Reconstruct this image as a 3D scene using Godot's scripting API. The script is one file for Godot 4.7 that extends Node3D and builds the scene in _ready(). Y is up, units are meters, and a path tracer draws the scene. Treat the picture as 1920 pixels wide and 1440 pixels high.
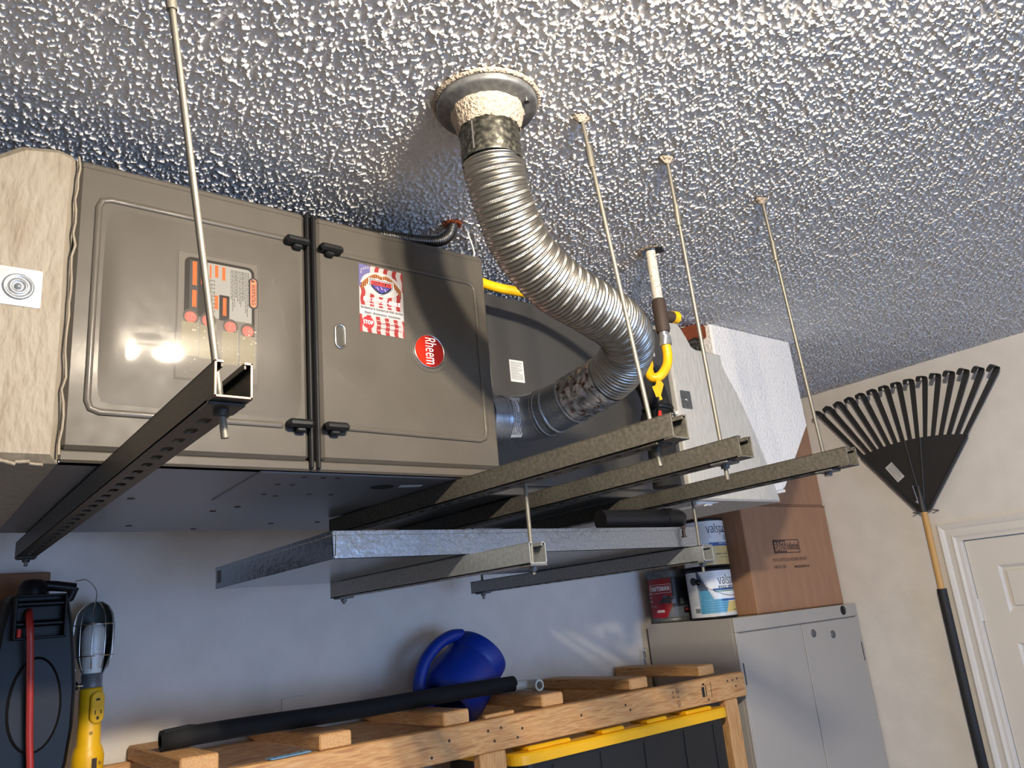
extends Node3D
# A garage corner: horizontal gas furnace hung from the ceiling on strut channels, looking up.

const CEIL := 2.839
const BACK := -2.56
const RIGHT := 3.585
const HOLE := Vector3(1.576, 2.839, -1.281)
const LAMP := Vector3(0.60, 2.768, -0.10)

var M := {}
var used_names := {}
var rng := RandomNumberGenerator.new()


# ---------------------------------------------------------------- main
func _ready() -> void:
	rng.seed = 7
	make_camera()
	make_light()
	make_materials()
	make_room()
	make_ceiling_texture()
	make_room_door()
	make_furnace()
	make_coil_cabinet()
	make_plenums()
	make_flue()
	make_struts()
	make_pan()
	make_shelf()
	make_steel_cabinet()
	make_boxes_and_cans()
	make_rake()
	make_reel()
	make_trouble_light()
	make_gas_line()
	make_small_things()


func make_camera() -> void:
	var cam := Camera3D.new()
	cam.name = "camera"
	cam.keep_aspect = Camera3D.KEEP_HEIGHT
	cam.fov = 51.75276
	cam.near = 0.02
	cam.far = 100.0
	add_child(cam)
	var right := Vector3(0.78984626, -0.09171975, 0.60640776)
	var up := Vector3(-0.10219456, 0.95524849, 0.27759069)
	var back := Vector3(-0.60473065, -0.28122554, 0.74512619)
	cam.transform = Transform3D(Basis(right, up, back).orthonormalized(), Vector3(0, 1.914, 0))
	cam.current = true


func make_light() -> void:
	var we := WorldEnvironment.new()
	we.name = "world"
	var e := Environment.new()
	e.background_mode = Environment.BG_SKY
	var sky := Sky.new()
	var sm := ProceduralSkyMaterial.new()
	sm.sky_top_color = Color(0.36, 0.55, 0.85)
	sm.sky_horizon_color = Color(0.72, 0.82, 0.95)
	sm.ground_bottom_color = Color(0.35, 0.37, 0.40)
	sm.ground_horizon_color = Color(0.62, 0.68, 0.76)
	sm.sky_energy_multiplier = 1.6
	sm.ground_energy_multiplier = 1.0
	sky.sky_material = sm
	e.sky = sky
	e.tonemap_mode = Environment.TONE_MAPPER_LINEAR
	e.tonemap_exposure = 1.12
	e.sdfgi_enabled = true
	e.ssao_enabled = true
	e.ssil_enabled = true
	we.environment = e
	add_child(we)
	# daylight that comes in at the open garage door behind the camera
	var day := AreaLight3D.new()
	day.name = "daylight_at_garage_door"
	day.area_size = Vector2(3.0, 2.05)
	day.area_normalize_energy = true
	day.light_color = Color(0.61, 0.765, 1.0)
	day.light_energy = 12.0
	day.area_range = 30.0
	day.shadow_enabled = true
	add_child(day)
	day.position = Vector3(1.75, 1.06, 4.45)


# ---------------------------------------------------------------- helpers: materials
func ntex(freq: float, cols: Array, seed_ := 1, size := 512, type := FastNoiseLite.TYPE_SIMPLEX_SMOOTH, octaves := 4, offs: Array = []) -> NoiseTexture2D:
	var n := FastNoiseLite.new()
	n.seed = seed_
	n.noise_type = type
	n.frequency = freq
	n.fractal_octaves = octaves
	var t := NoiseTexture2D.new()
	t.width = size
	t.height = size
	t.seamless = true
	t.noise = n
	t.generate_mipmaps = false
	if cols.size():
		var g := Gradient.new()
		var c := PackedColorArray()
		var o := PackedFloat32Array()
		for i in cols.size():
			c.append(cols[i])
			o.append(offs[i] if offs.size() else float(i) / (cols.size() - 1))
		g.colors = c
		g.offsets = o
		t.color_ramp = g
	return t


func mat(key: String, color: Color, rough := 0.6, metal := 0.0) -> StandardMaterial3D:
	var m := StandardMaterial3D.new()
	m.resource_name = key
	m.albedo_color = color
	m.roughness = rough
	m.metallic = metal
	M[key] = m
	return m


func tri(m: StandardMaterial3D, scale: Vector3) -> void:
	m.uv1_triplanar = true
	m.uv1_world_triplanar = true
	m.uv1_scale = scale
	m.uv1_triplanar_sharpness = 4.0


func tinted(m: StandardMaterial3D, t: Texture2D, scale: Vector3) -> void:
	m.albedo_texture = t
	tri(m, scale)


func relief(m: StandardMaterial3D, t: Texture2D, cm: float) -> void:
	m.heightmap_enabled = true
	m.heightmap_texture = t
	m.heightmap_scale = cm


func make_materials() -> void:
	var fine := ntex(0.05, [], 3, 512)
	var coarse := ntex(0.012, [], 4, 512)
	var m: StandardMaterial3D
	m = mat("wall", Color(0.89, 0.865, 0.83), 0.75)
	tinted(m, ntex(0.01, [Color(0.95, 0.95, 0.95), Color(1, 1, 1)], 11), Vector3(1.2, 1.2, 1.2))
	relief(m, fine, 0.06)
	m = mat("ceiling", Color(0.85, 0.835, 0.815), 0.9)
	m = mat("floor", Color(0.55, 0.54, 0.52), 0.7)
	tinted(m, ntex(0.02, [Color(0.8, 0.8, 0.8), Color(1, 1, 1)], 12), Vector3(0.7, 0.7, 0.7))
	m = mat("door_white", Color(0.86, 0.835, 0.795), 0.45)
	m = mat("trim_white", Color(0.86, 0.84, 0.81), 0.4)
	# furnace paint: grey-brown gloss
	m = mat("furnace", Color(0.308, 0.289, 0.263), 0.5, 0.0)
	m.metallic_specular = 0.26
	m.clearcoat_enabled = true
	m.clearcoat = 0.4
	m.clearcoat_roughness = 0.04
	tinted(m, ntex(0.006, [Color(0.93, 0.93, 0.93), Color(1, 1, 1)], 13), Vector3(2, 2, 2))
	m.roughness_texture = ntex(0.02, [Color(0.75, 0.75, 0.75), Color(1, 1, 1)], 14)
	m = mat("furnace_under", Color(0.50, 0.50, 0.52), 0.35, 0.5)
	m = mat("coil_paint", Color(0.25, 0.245, 0.24), 0.36, 0.1)
	m.clearcoat_enabled = true
	m.clearcoat = 0.35
	m.clearcoat_roughness = 0.2
	m = mat("black_plastic", Color(0.075, 0.075, 0.08), 0.4)
	m.metallic_specular = 0.35
	m = mat("black_gloss", Color(0.04, 0.04, 0.043), 0.32)
	m.metallic_specular = 0.28
	m = mat("black_matte", Color(0.06, 0.06, 0.062), 0.85)
	m = mat("rake_plastic", Color(0.15, 0.145, 0.145), 0.5)
	m = mat("rubber", Color(0.10, 0.10, 0.105), 0.6)
	m = mat("chrome", Color(0.80, 0.79, 0.77), 0.18, 1.0)
	# painted ductboard
	m = mat("cream_paint", Color(0.485, 0.452, 0.395), 0.62)
	tinted(m, ntex(0.01, [Color(0.90, 0.86, 0.83), Color(1, 1, 1), Color(0.95, 0.93, 0.93)], 15), Vector3(3, 1.2, 3))
	relief(m, ntex(0.03, [], 16, 512), 0.22)
	m = mat("plenum_white", Color(0.76, 0.745, 0.715), 0.7)
	tinted(m, ntex(0.02, [Color(0.90, 0.90, 0.89), Color(1, 1, 1)], 17), Vector3(6, 1.5, 6))
	relief(m, ntex(0.03, [], 18, 512), 0.12)
	m = mat("chase_white", Color(0.90, 0.885, 0.865), 0.8)
	relief(m, ntex(0.045, [Color.WHITE, Color(0.2, 0.2, 0.2), Color.BLACK], 19, 512, FastNoiseLite.TYPE_SIMPLEX_SMOOTH, 3), 0.28)
	tri(m, Vector3(2.6, 2.6, 2.6))
	m = mat("rust", Color(0.62, 0.33, 0.14), 0.95)
	tinted(m, ntex(0.04, [Color(0.35, 0.25, 0.2), Color(1, 0.9, 0.8), Color(0.7, 0.5, 0.4)], 20), Vector3(9, 9, 9))
	relief(m, fine, 0.6)
	m = mat("mastic", Color(0.60, 0.55, 0.49), 0.8)
	tinted(m, ntex(0.03, [Color(0.72, 0.62, 0.58), Color(1, 1, 1), Color(0.95, 0.95, 0.93)], 21, 512, FastNoiseLite.TYPE_SIMPLEX_SMOOTH, 4, [0.0, 0.35, 1.0]), Vector3(8, 8, 8))
	relief(m, ntex(0.03, [], 22), 0.5)
	# metals
	m = mat("galvanized", Color(0.64, 0.65, 0.66), 0.3, 0.55)
	tinted(m, ntex(0.03, [Color(0.82, 0.83, 0.85), Color(1, 1, 1)], 23, 512, FastNoiseLite.TYPE_CELLULAR, 2), Vector3(9, 9, 9))
	m = mat("galvanized_pan", Color(0.70, 0.72, 0.74), 0.22, 1.0)
	tinted(m, ntex(0.06, [Color(0.80, 0.81, 0.84), Color(1, 1, 1)], 24, 512, FastNoiseLite.TYPE_CELLULAR, 2), Vector3(6, 6, 6))
	relief(m, coarse, 0.05)
	m = mat("galvanized_dull", Color(0.47, 0.475, 0.475), 0.45, 0.5)
	tinted(m, ntex(0.02, [Color(0.7, 0.7, 0.7), Color(1, 1, 1)], 25), Vector3(5, 5, 5))
	m = mat("galvanized_new", Color(0.60, 0.615, 0.62), 0.38, 0.4)
	tinted(m, ntex(0.03, [Color(0.85, 0.85, 0.85), Color(1, 1, 1)], 35), Vector3(5, 5, 5))
	m = mat("stained_galvanized", Color(0.58, 0.57, 0.55), 0.4, 0.8)
	tinted(m, ntex(0.02, [Color(0.30, 0.30, 0.29), Color(0.45, 0.45, 0.43), Color(0.95, 0.95, 0.9)], 26, 512, FastNoiseLite.TYPE_SIMPLEX_SMOOTH, 4, [0.2, 0.5, 1.0]), Vector3(7, 7, 7))
	m = mat("dusty_strut", Color(0.345, 0.338, 0.32), 0.6, 0.15)
	tinted(m, ntex(0.035, [Color(0.70, 0.68, 0.65), Color(0.86, 0.84, 0.81), Color(1.0, 1.0, 0.97)], 27, 1024, FastNoiseLite.TYPE_SIMPLEX_SMOOTH, 6, [0.2, 0.5, 0.9]), Vector3(2.5, 2.5, 2.5))
	m = mat("dark_strut", Color(0.30, 0.285, 0.265), 0.5, 0.6)
	tinted(m, ntex(0.03, [Color(0.75, 0.75, 0.75), Color(1, 1, 1)], 28), Vector3(6, 6, 6))
	m = mat("cut_edge", Color(0.72, 0.58, 0.48), 0.35, 0.8)
	m = mat("zinc_rod", Color(0.43, 0.415, 0.38), 0.5, 0.6)
	m = mat("flex_aluminium", Color(0.62, 0.605, 0.575), 0.34, 1.0)
	m.heightmap_enabled = true
	m.heightmap_texture = crimp_texture()
	m.heightmap_scale = 0.06
	m = mat("foil", Color(0.72, 0.71, 0.70), 0.22, 0.5)
	relief(m, ntex(0.02, [], 29, 512, FastNoiseLite.TYPE_SIMPLEX_SMOOTH, 2), 0.35)
	tinted(m, ntex(0.03, [Color(0.52, 0.38, 0.34), Color(0.78, 0.76, 0.74), Color(0.9, 0.9, 0.9), Color(1, 1, 1)], 30, 512, FastNoiseLite.TYPE_SIMPLEX_SMOOTH, 3, [0.22, 0.36, 0.5, 1.0]), Vector3(3.5, 3.5, 3.5))
	m = mat("conduit_metal", Color(0.45, 0.44, 0.43), 0.32, 1.0)
	m = mat("black_iron", Color(0.27, 0.22, 0.19), 0.7, 0.3)
	m = mat("pipe_white", Color(0.80, 0.77, 0.71), 0.6)
	tinted(m, ntex(0.03, [Color(0.45, 0.45, 0.44), Color(1, 1, 1), Color(1, 1, 1)], 31, 512, FastNoiseLite.TYPE_SIMPLEX_SMOOTH, 3, [0.16, 0.28, 1.0]), Vector3(9, 9, 9))
	m = mat("yellow", Color(0.93, 0.70, 0.04), 0.42)
	m = mat("yellow_soft", Color(0.94, 0.72, 0.08), 0.4)
	m = mat("red_hose", Color(0.60, 0.15, 0.12), 0.4)
	m = mat("red_plug", Color(0.85, 0.18, 0.10), 0.45)
	m = mat("brass", Color(0.55, 0.40, 0.15), 0.4, 0.8)
	m = mat("blue_plastic", Color(0.03, 0.20, 0.60), 0.42)
	m = mat("pvc", Color(0.83, 0.82, 0.77), 0.35)
	m = mat("white_label", Color(0.82, 0.82, 0.80), 0.5)
	m = mat("bulb_white", Color(0.85, 0.85, 0.83), 0.3)
	m = mat("bulb_base", Color(0.92, 0.92, 0.90), 0.4)
	m = mat("smoked_reflector", Color(0.40, 0.42, 0.41), 0.3, 0.3)
	# wood and card
	for k in [["wood_x", Vector3(0.8, 9, 9)], ["wood_z", Vector3(9, 9, 0.8)], ["wood_y", Vector3(9, 0.8, 9)]]:
		m = mat(k[0], Color(0.80, 0.65, 0.47), 0.62)
		tinted(m, ntex(0.012, [Color(0.80, 0.68, 0.56), Color(1, 0.97, 0.90), Color(0.90, 0.80, 0.68), Color(1, 1, 1)], 32, 512, FastNoiseLite.TYPE_SIMPLEX_SMOOTH, 5, [0.1, 0.45, 0.6, 0.95]), k[1])
	m = mat("wood_end", Color(0.84, 0.68, 0.48), 0.75)
	tinted(m, ntex(0.05, [Color(0.85, 0.78, 0.70), Color(1, 1, 1)], 33), Vector3(6, 6, 6))
	m = mat("wood_dark", Color(0.50, 0.36, 0.26), 0.7)
	m = mat("ash_handle", Color(0.80, 0.62, 0.36), 0.5)
	m = mat("cardboard", Color(0.66, 0.495, 0.375), 0.85)
	tinted(m, ntex(0.01, [Color(0.92, 0.92, 0.92), Color(1, 1, 1)], 34), Vector3(4, 1.0, 4))
	m = mat("card_print", Color(0.30, 0.22, 0.19), 0.85)
	m = mat("cabinet_grey", Color(0.66, 0.635, 0.60), 0.45, 0.0)
	m = mat("tote_black", Color(0.055, 0.06, 0.07), 0.45)
	m = mat("ink", Color(0.06, 0.06, 0.06), 0.7)
	m = mat("orange_print", Color(0.80, 0.33, 0.12), 0.5)
	m = mat("white_print", Color(0.93, 0.93, 0.92), 0.5)
	m = mat("red_print", Color(0.72, 0.08, 0.10), 0.4)
	m = mat("navy_print", Color(0.10, 0.14, 0.24), 0.5)
	m = mat("blue_bracket", Color(0.45, 0.60, 0.72), 0.4, 0.3)
	# the lit bulbs of the ceiling lamp
	m = mat("lamp_glow", Color(1, 0.96, 0.9), 0.4)
	m.emission_enabled = true
	m.emission = Color(1.0, 0.90, 0.74)
	m.emission_energy_multiplier = 30.0
	m = mat("lamp_body", Color(0.85, 0.84, 0.82), 0.4)


func crimp_texture() -> ImageTexture:
	# rows of tiny crimps between the ridges of the flexible duct; u runs round it, v along it
	var im := Image.create(8, 32, false, Image.FORMAT_RGB8)
	for y in 32:
		for x in 8:
			var v := 0.5
			if y < 9:
				v = 0.5 + 0.5 * sin(TAU * x / 8.0)
			im.set_pixel(x, y, Color(v, v, v))
	return ImageTexture.create_from_image(im)


# ---------------------------------------------------------------- helpers: nodes
func thing(called: String, label: String, category: String, group := "") -> Node3D:
	var o := Node3D.new()
	o.name = numbered(called)
	add_child(o)
	o.set_meta("label", label)
	o.set_meta("category", category)
	if group:
		o.set_meta("group", group)
	return o


func numbered(called: String) -> String:
	var n: int = used_names.get(called, 0)
	used_names[called] = n + 1
	return called if n == 0 else "%s_%03d" % [called, n]


func mb() -> SurfaceTool:
	var st := SurfaceTool.new()
	st.begin(Mesh.PRIMITIVE_TRIANGLES)
	st.set_smooth_group(-1)
	return st


func build(st: SurfaceTool, called: String, m: Material, parent: Node, label := "") -> MeshInstance3D:
	st.generate_normals()
	var o := MeshInstance3D.new()
	o.name = called
	o.mesh = st.commit()
	o.mesh.surface_set_material(0, m)
	parent.add_child(o, true)
	if label:
		o.set_meta("label", label)
	return o


func settle(o: Node3D) -> void:
	# move the thing's own origin to the middle of its base; its parts stay where they are
	var lo := Vector3(1e9, 1e9, 1e9)
	var hi := -lo
	for c in o.get_children():
		if c is MeshInstance3D:
			var b: AABB = c.transform * c.mesh.get_aabb()
			lo = lo.min(b.position)
			hi = hi.max(b.end)
	var base := Vector3((lo.x + hi.x) / 2, lo.y, (lo.z + hi.z) / 2)
	o.position = base
	for c in o.get_children():
		if c is Node3D:
			c.position -= base


func struct(o: Node3D) -> Node3D:
	o.set_meta("kind", "structure")
	return o


# ---------------------------------------------------------------- helpers: shapes
func t3(st: SurfaceTool, a: Vector3, b: Vector3, c: Vector3, cen: Vector3) -> void:
	if (b - a).cross(c - a).dot((a + b + c) / 3.0 - cen) < 0:
		var k := b
		b = c
		c = k
	st.add_vertex(a)
	st.add_vertex(c)
	st.add_vertex(b)


func q4(st: SurfaceTool, a: Vector3, b: Vector3, c: Vector3, d: Vector3, cen: Vector3) -> void:
	t3(st, a, b, c, cen)
	t3(st, a, c, d, cen)


func box(st: SurfaceTool, c: Vector3, s: Vector3, bev := 0.0, bs := Basis()) -> void:
	var h := s / 2.0
	bev = minf(bev, minf(h.x, minf(h.y, h.z)) * 0.98)
	var P := func(sx: float, sy: float, sz: float, ax: int) -> Vector3:
		var v := Vector3(sx * (h.x - bev), sy * (h.y - bev), sz * (h.z - bev))
		v[ax] = [sx, sy, sz][ax] * h[ax]
		return c + bs * v
	for ax in 3:
		var u := (ax + 1) % 3
		var w := (ax + 2) % 3
		for sg in [-1.0, 1.0]:
			var pts := []
			for k in [[-1.0, -1.0], [1.0, -1.0], [1.0, 1.0], [-1.0, 1.0]]:
				var s3 := Vector3.ZERO
				s3[ax] = sg
				s3[u] = k[0]
				s3[w] = k[1]
				pts.append(P.call(s3.x, s3.y, s3.z, ax))
			q4(st, pts[0], pts[1], pts[2], pts[3], c)
	if bev <= 0.0:
		return
	for ax in 3:
		var u := (ax + 1) % 3
		var w := (ax + 2) % 3
		for su in [-1.0, 1.0]:
			for sw in [-1.0, 1.0]:
				var s3 := Vector3.ZERO
				s3[u] = su
				s3[w] = sw
				s3[ax] = -1.0
				var a0: Vector3 = P.call(s3.x, s3.y, s3.z, u)
				var b0: Vector3 = P.call(s3.x, s3.y, s3.z, w)
				s3[ax] = 1.0
				var a1: Vector3 = P.call(s3.x, s3.y, s3.z, u)
				var b1: Vector3 = P.call(s3.x, s3.y, s3.z, w)
				q4(st, a0, a1, b1, b0, c)
	for sx in [-1.0, 1.0]:
		for sy in [-1.0, 1.0]:
			for sz in [-1.0, 1.0]:
				t3(st, P.call(sx, sy, sz, 0), P.call(sx, sy, sz, 1), P.call(sx, sy, sz, 2), c)


func span(st: SurfaceTool, a: Vector3, b: Vector3, bev := 0.0) -> void:
	box(st, (a + b) / 2.0, (b - a).abs(), bev)


func frame_of(dir: Vector3) -> Basis:
	# columns: two vectors across dir, and dir
	var z := dir.normalized()
	var x := Vector3.UP.cross(z)
	if x.length() < 0.01:
		x = Vector3.RIGHT
	x = x.normalized()
	return Basis(x, z.cross(x), z)


func ring_strip(st: SurfaceTool, rings: Array, closed_u: bool, uv := false, ulen := 1.0, vs: Array = []) -> void:
	# rings: arrays of points; neighbouring rings are joined, the outside on the left of the walk
	var n: int = rings[0].size()
	for i in rings.size() - 1:
		var a: PackedVector3Array = rings[i]
		var b: PackedVector3Array = rings[i + 1]
		for k in (n if closed_u else n - 1):
			var k2 := (k + 1) % n
			var v0: float = vs[i] if vs.size() else 0.0
			var v1: float = vs[i + 1] if vs.size() else 0.0
			var pts := [a[k], b[k], b[k2], a[k], b[k2], a[k2]]
			var u0 := ulen * k / n
			var u1 := ulen * (k + 1) / n
			var uvs := [Vector2(u0, v0), Vector2(u0, v1), Vector2(u1, v1), Vector2(u0, v0), Vector2(u1, v1), Vector2(u1, v0)]
			for j in 6:
				if uv:
					st.set_uv(uvs[j])
				st.add_vertex(pts[j])


func cap(st: SurfaceTool, ring: PackedVector3Array, mid: Vector3, inside: Vector3) -> void:
	for k in ring.size():
		t3(st, ring[k], ring[(k + 1) % ring.size()], mid, inside)


func transport(pts: Array) -> Array:
	# frames carried along a path without twist
	var out := []
	var fr := frame_of(pts[1] - pts[0])
	for i in pts.size():
		var d: Vector3
		if i == 0:
			d = pts[1] - pts[0]
		elif i == pts.size() - 1:
			d = pts[i] - pts[i - 1]
		else:
			d = (pts[i + 1] - pts[i]).normalized() + (pts[i] - pts[i - 1]).normalized()
		d = d.normalized()
		var x := (fr.x - d * fr.x.dot(d)).normalized()
		fr = Basis(x, d.cross(x), d)
		out.append(fr)
	return out


func tube(st: SurfaceTool, pts: Array, r, sides := 12, caps := true, squash := Vector3.ONE, uv := false, ulen := 1.0, vs: Array = []) -> void:
	var fr := transport(pts)
	var rings := []
	for i in pts.size():
		var rr: float = r[i] if r is Array else r
		var ring := PackedVector3Array()
		for k in sides:
			var a := TAU * k / sides
			var off: Vector3 = (fr[i].x * cos(a) + fr[i].y * sin(a)) * rr
			ring.append(pts[i] + off * squash)
		rings.append(ring)
	st.set_smooth_group(0)
	ring_strip(st, rings, true, uv, ulen, vs)
	st.set_smooth_group(-1)
	if caps:
		var n := rings.size()
		cap(st, rings[0], pts[0], pts[1])
		cap(st, rings[n - 1], pts[n - 1], pts[n - 2])


func rod(st: SurfaceTool, a: Vector3, b: Vector3, r: float, sides := 12) -> void:
	tube(st, [a, b], r, sides)


func lathe(st: SurfaceTool, prof: Array, xf: Transform3D, sides := 32, a0 := 0.0, a1 := TAU, smooth := true) -> void:
	# prof: Vector2(radius, height) along the axis y of xf
	var full := is_equal_approx(a1 - a0, TAU)
	var n := sides if full else sides + 1
	var rings := []
	for p in prof:
		var ring := PackedVector3Array()
		for k in n:
			var a := a0 + (a1 - a0) * k / sides
			ring.append(xf * Vector3(p.x * cos(a), p.y, -p.x * sin(a)))
		rings.append(ring)
	st.set_smooth_group(0 if smooth else -1)
	for i in rings.size() - 1:
		# a fresh group for sharp profile corners is not needed: profiles are given with close points there
		ring_strip(st, [rings[i], rings[i + 1]], full)
	st.set_smooth_group(-1)


func prism(st: SurfaceTool, poly: PackedVector2Array, xf: Transform3D, z0: float, z1: float, bev := 0.0) -> void:
	# extrudes a polygon of xf's x and y between z0 and z1 of xf; bev chamfers the z1 rim
	if not Geometry2D.is_polygon_clockwise(poly):
		poly.reverse()
	var n := poly.size()
	var inner := poly
	if bev > 0.0:
		inner = PackedVector2Array()
		for i in n:
			var a := poly[(i + n - 1) % n]
			var b := poly[i]
			var c := poly[(i + 1) % n]
			var e0 := (b - a).normalized()
			var e1 := (c - b).normalized()
			var n0 := Vector2(e0.y, -e0.x)
			var n1 := Vector2(e1.y, -e1.x)
			var bis := (n0 + n1)
			bis = bis / maxf(bis.length_squared(), 0.3) * 2.0
			inner.append(b + bis * bev)
	var idx := Geometry2D.triangulate_polygon(inner)
	var flip := z1 < z0
	var zb := z1 - bev * signf(z1 - z0)
	for i in range(0, idx.size(), 3):
		var f := []
		for j in 3:
			f.append(xf * Vector3(inner[idx[i + j]].x, inner[idx[i + j]].y, z1))
		var cen: Vector3 = xf * Vector3(inner[idx[i]].x, inner[idx[i]].y, (z0 + z1) / 2)
		t3(st, f[0], f[1], f[2], cen)
	var idx2 := Geometry2D.triangulate_polygon(poly)
	for i in range(0, idx2.size(), 3):
		var f := []
		for j in 3:
			f.append(xf * Vector3(poly[idx2[i + j]].x, poly[idx2[i + j]].y, z0))
		var cen: Vector3 = xf * Vector3(poly[idx2[i]].x, poly[idx2[i]].y, (z0 + z1) / 2)
		t3(st, f[0], f[1], f[2], cen)
	for i in n:
		var a := poly[i]
		var b := poly[(i + 1) % n]
		var e := (b - a).normalized()
		var inn := Vector2(e.y, -e.x)
		var m2 := (a + b) / 2 + inn * 0.001
		var cen: Vector3 = xf * Vector3(m2.x, m2.y, (z0 + zb) / 2)
		q4(st, xf * Vector3(a.x, a.y, z0), xf * Vector3(b.x, b.y, z0), xf * Vector3(b.x, b.y, zb), xf * Vector3(a.x, a.y, zb), cen)
		if bev > 0.0:
			var ia := inner[i]
			var ib := inner[(i + 1) % n]
			var cen2: Vector3 = xf * Vector3(m2.x + inn.x * bev, m2.y + inn.y * bev, zb - bev * (-1.0 if flip else 1.0))
			q4(st, xf * Vector3(a.x, a.y, zb), xf * Vector3(b.x, b.y, zb), xf * Vector3(ib.x, ib.y, z1), xf * Vector3(ia.x, ia.y, z1), cen2)


func rrect(w: float, h: float, r: float, c := Vector2.ZERO, seg := 5) -> PackedVector2Array:
	var out := PackedVector2Array()
	for k in 4:
		var cc := Vector2([1, -1, -1, 1][k] * (w / 2 - r), [1, 1, -1, -1][k] * (h / 2 - r))
		for i in seg + 1:
			var a := PI / 2 * (k + float(i) / seg)
			out.append(c + cc + Vector2(cos(a), sin(a)) * r)
	return out


func facing(origin: Vector3, right: Vector3, up: Vector3) -> Transform3D:
	return Transform3D(Basis(right.normalized(), up.normalized(), right.cross(up).normalized()), origin)


func plate(called: String, xf: Transform3D, w: float, h: float, t: float, m: Material, parent: Node, label := "") -> MeshInstance3D:
	# a thin sheet whose front (xf's z) carries the material's picture once
	var st := mb()
	var c := xf.origin
	var P := func(x: float, y: float, z: float) -> Vector3: return xf * Vector3(x * w / 2, y * h / 2, z * t)
	var mid: Vector3 = xf * Vector3(0, 0, t / 2)
	var f := [[-1, -1], [1, -1], [1, 1], [-1, 1]]
	var order := [0, 2, 1, 0, 3, 2]
	for k in order:
		st.set_uv(Vector2((f[k][0] + 1) / 2.0, (1 - f[k][1]) / 2.0))
		st.add_vertex(P.call(f[k][0], f[k][1], 1.0))
	for k in 4:
		var a: Array = f[k]
		var b: Array = f[(k + 1) % 4]
		st.set_uv(Vector2((a[0] + 1) / 2.0, (1 - a[1]) / 2.0))
		q4(st, P.call(a[0], a[1], 0.0), P.call(b[0], b[1], 0.0), P.call(b[0], b[1], 1.0), P.call(a[0], a[1], 1.0), mid)
	return build(st, called, m, parent, label)


func lettering(text: String, xf: Transform3D, height: float, m: Material, parent: Node, width := 0.0, font := "Droid Sans", depth := 0.0004, bend := 0.0, bold := false) -> MeshInstance3D:
	# text in raised print; bend > 0 wraps it round a standing cylinder of that radius whose axis runs through xf's origin
	var tm := TextMesh.new()
	var sf := SystemFont.new()
	sf.font_names = PackedStringArray([font])
	if bold:
		sf.font_weight = 700
	tm.font = sf
	tm.text = text
	tm.font_size = 64
	tm.pixel_size = height / 46.0
	tm.depth = depth
	tm.curve_step = 2.0
	var o := MeshInstance3D.new()
	o.name = "lettering"
	var ab := tm.get_aabb()
	var sx := width / ab.size.x if width > 0.0 and ab.size.x > 0.0 else 1.0
	if bend > 0.0:
		var am := ArrayMesh.new()
		for s in tm.get_surface_count():
			var arr := tm.surface_get_arrays(s)
			var vv: PackedVector3Array = arr[Mesh.ARRAY_VERTEX]
			var nn: PackedVector3Array = arr[Mesh.ARRAY_NORMAL]
			for i in vv.size():
				var a := vv[i].x * sx / bend
				var rr := bend + vv[i].z
				vv[i] = Vector3(sin(a) * rr, vv[i].y, cos(a) * rr)
				nn[i] = Basis(Vector3.UP, a) * nn[i]
			arr[Mesh.ARRAY_VERTEX] = vv
			arr[Mesh.ARRAY_NORMAL] = nn
			arr[Mesh.ARRAY_TANGENT] = null
			am.add_surface_from_arrays(Mesh.PRIMITIVE_TRIANGLES, arr)
			am.surface_set_material(s, m)
		o.mesh = am
		o.transform = xf
	else:
		tm.material = m
		o.mesh = tm
		o.transform = xf * Transform3D(Basis.from_scale(Vector3(sx, 1, 1)), Vector3.ZERO)
	parent.add_child(o, true)
	return o


func print_texture(w: int, h: int, lines: int, bg: Color, fg: Color, seed_: int, margin := 0.08) -> Image:
	# a block of print too small to read: rows of word-long dashes
	var im := Image.create(w, h, false, Image.FORMAT_RGB8)
	im.fill(bg)
	print_rows(im, Rect2i(int(w * margin), int(h * margin), int(w * (1 - 2 * margin)), int(h * (1 - 2 * margin))), lines, fg, seed_)
	return im


func print_rows(im: Image, r: Rect2i, lines: int, fg: Color, seed_: int) -> void:
	var g := RandomNumberGenerator.new()
	g.seed = seed_
	var step := float(r.size.y) / lines
	for i in lines:
		var x := r.position.x
		var stop := r.end.x - (g.randi_range(0, int(r.size.x * 0.4)) if g.randf() < 0.3 else 0)
		while x < stop:
			var wd: int = mini(g.randi_range(2, 9) * maxi(1, int(step * 0.35)), stop - x)
			im.fill_rect(Rect2i(x, int(r.position.y + i * step), maxi(1, wd), maxi(1, int(step * 0.5))), fg)
			x += wd + maxi(1, int(step * 0.35))


func picture(key: String, im: Image, rough := 0.45) -> StandardMaterial3D:
	var m := mat(key, Color.WHITE, rough)
	m.albedo_texture = ImageTexture.create_from_image(im)
	m.texture_repeat = false
	return m


func smooth_path(pts: Array, per := 8) -> Array:
	# Catmull-Rom through the points
	var out := []
	for i in pts.size() - 1:
		var p0: Vector3 = pts[maxi(i - 1, 0)]
		var p1: Vector3 = pts[i]
		var p2: Vector3 = pts[i + 1]
		var p3: Vector3 = pts[mini(i + 2, pts.size() - 1)]
		for k in per:
			out.append(p1.cubic_interpolate(p2, p0, p3, float(k) / per))
	out.append(pts[-1])
	return out


func resample(pts: Array, step: float) -> Array:
	var out := [pts[0]]
	var left := step
	for i in pts.size() - 1:
		var a: Vector3 = pts[i]
		var b: Vector3 = pts[i + 1]
		var d := a.distance_to(b)
		var at := 0.0
		while d - at >= left:
			at += left
			out.append(a.lerp(b, at / d))
			left = step
		left -= d - at
	return out


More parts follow.
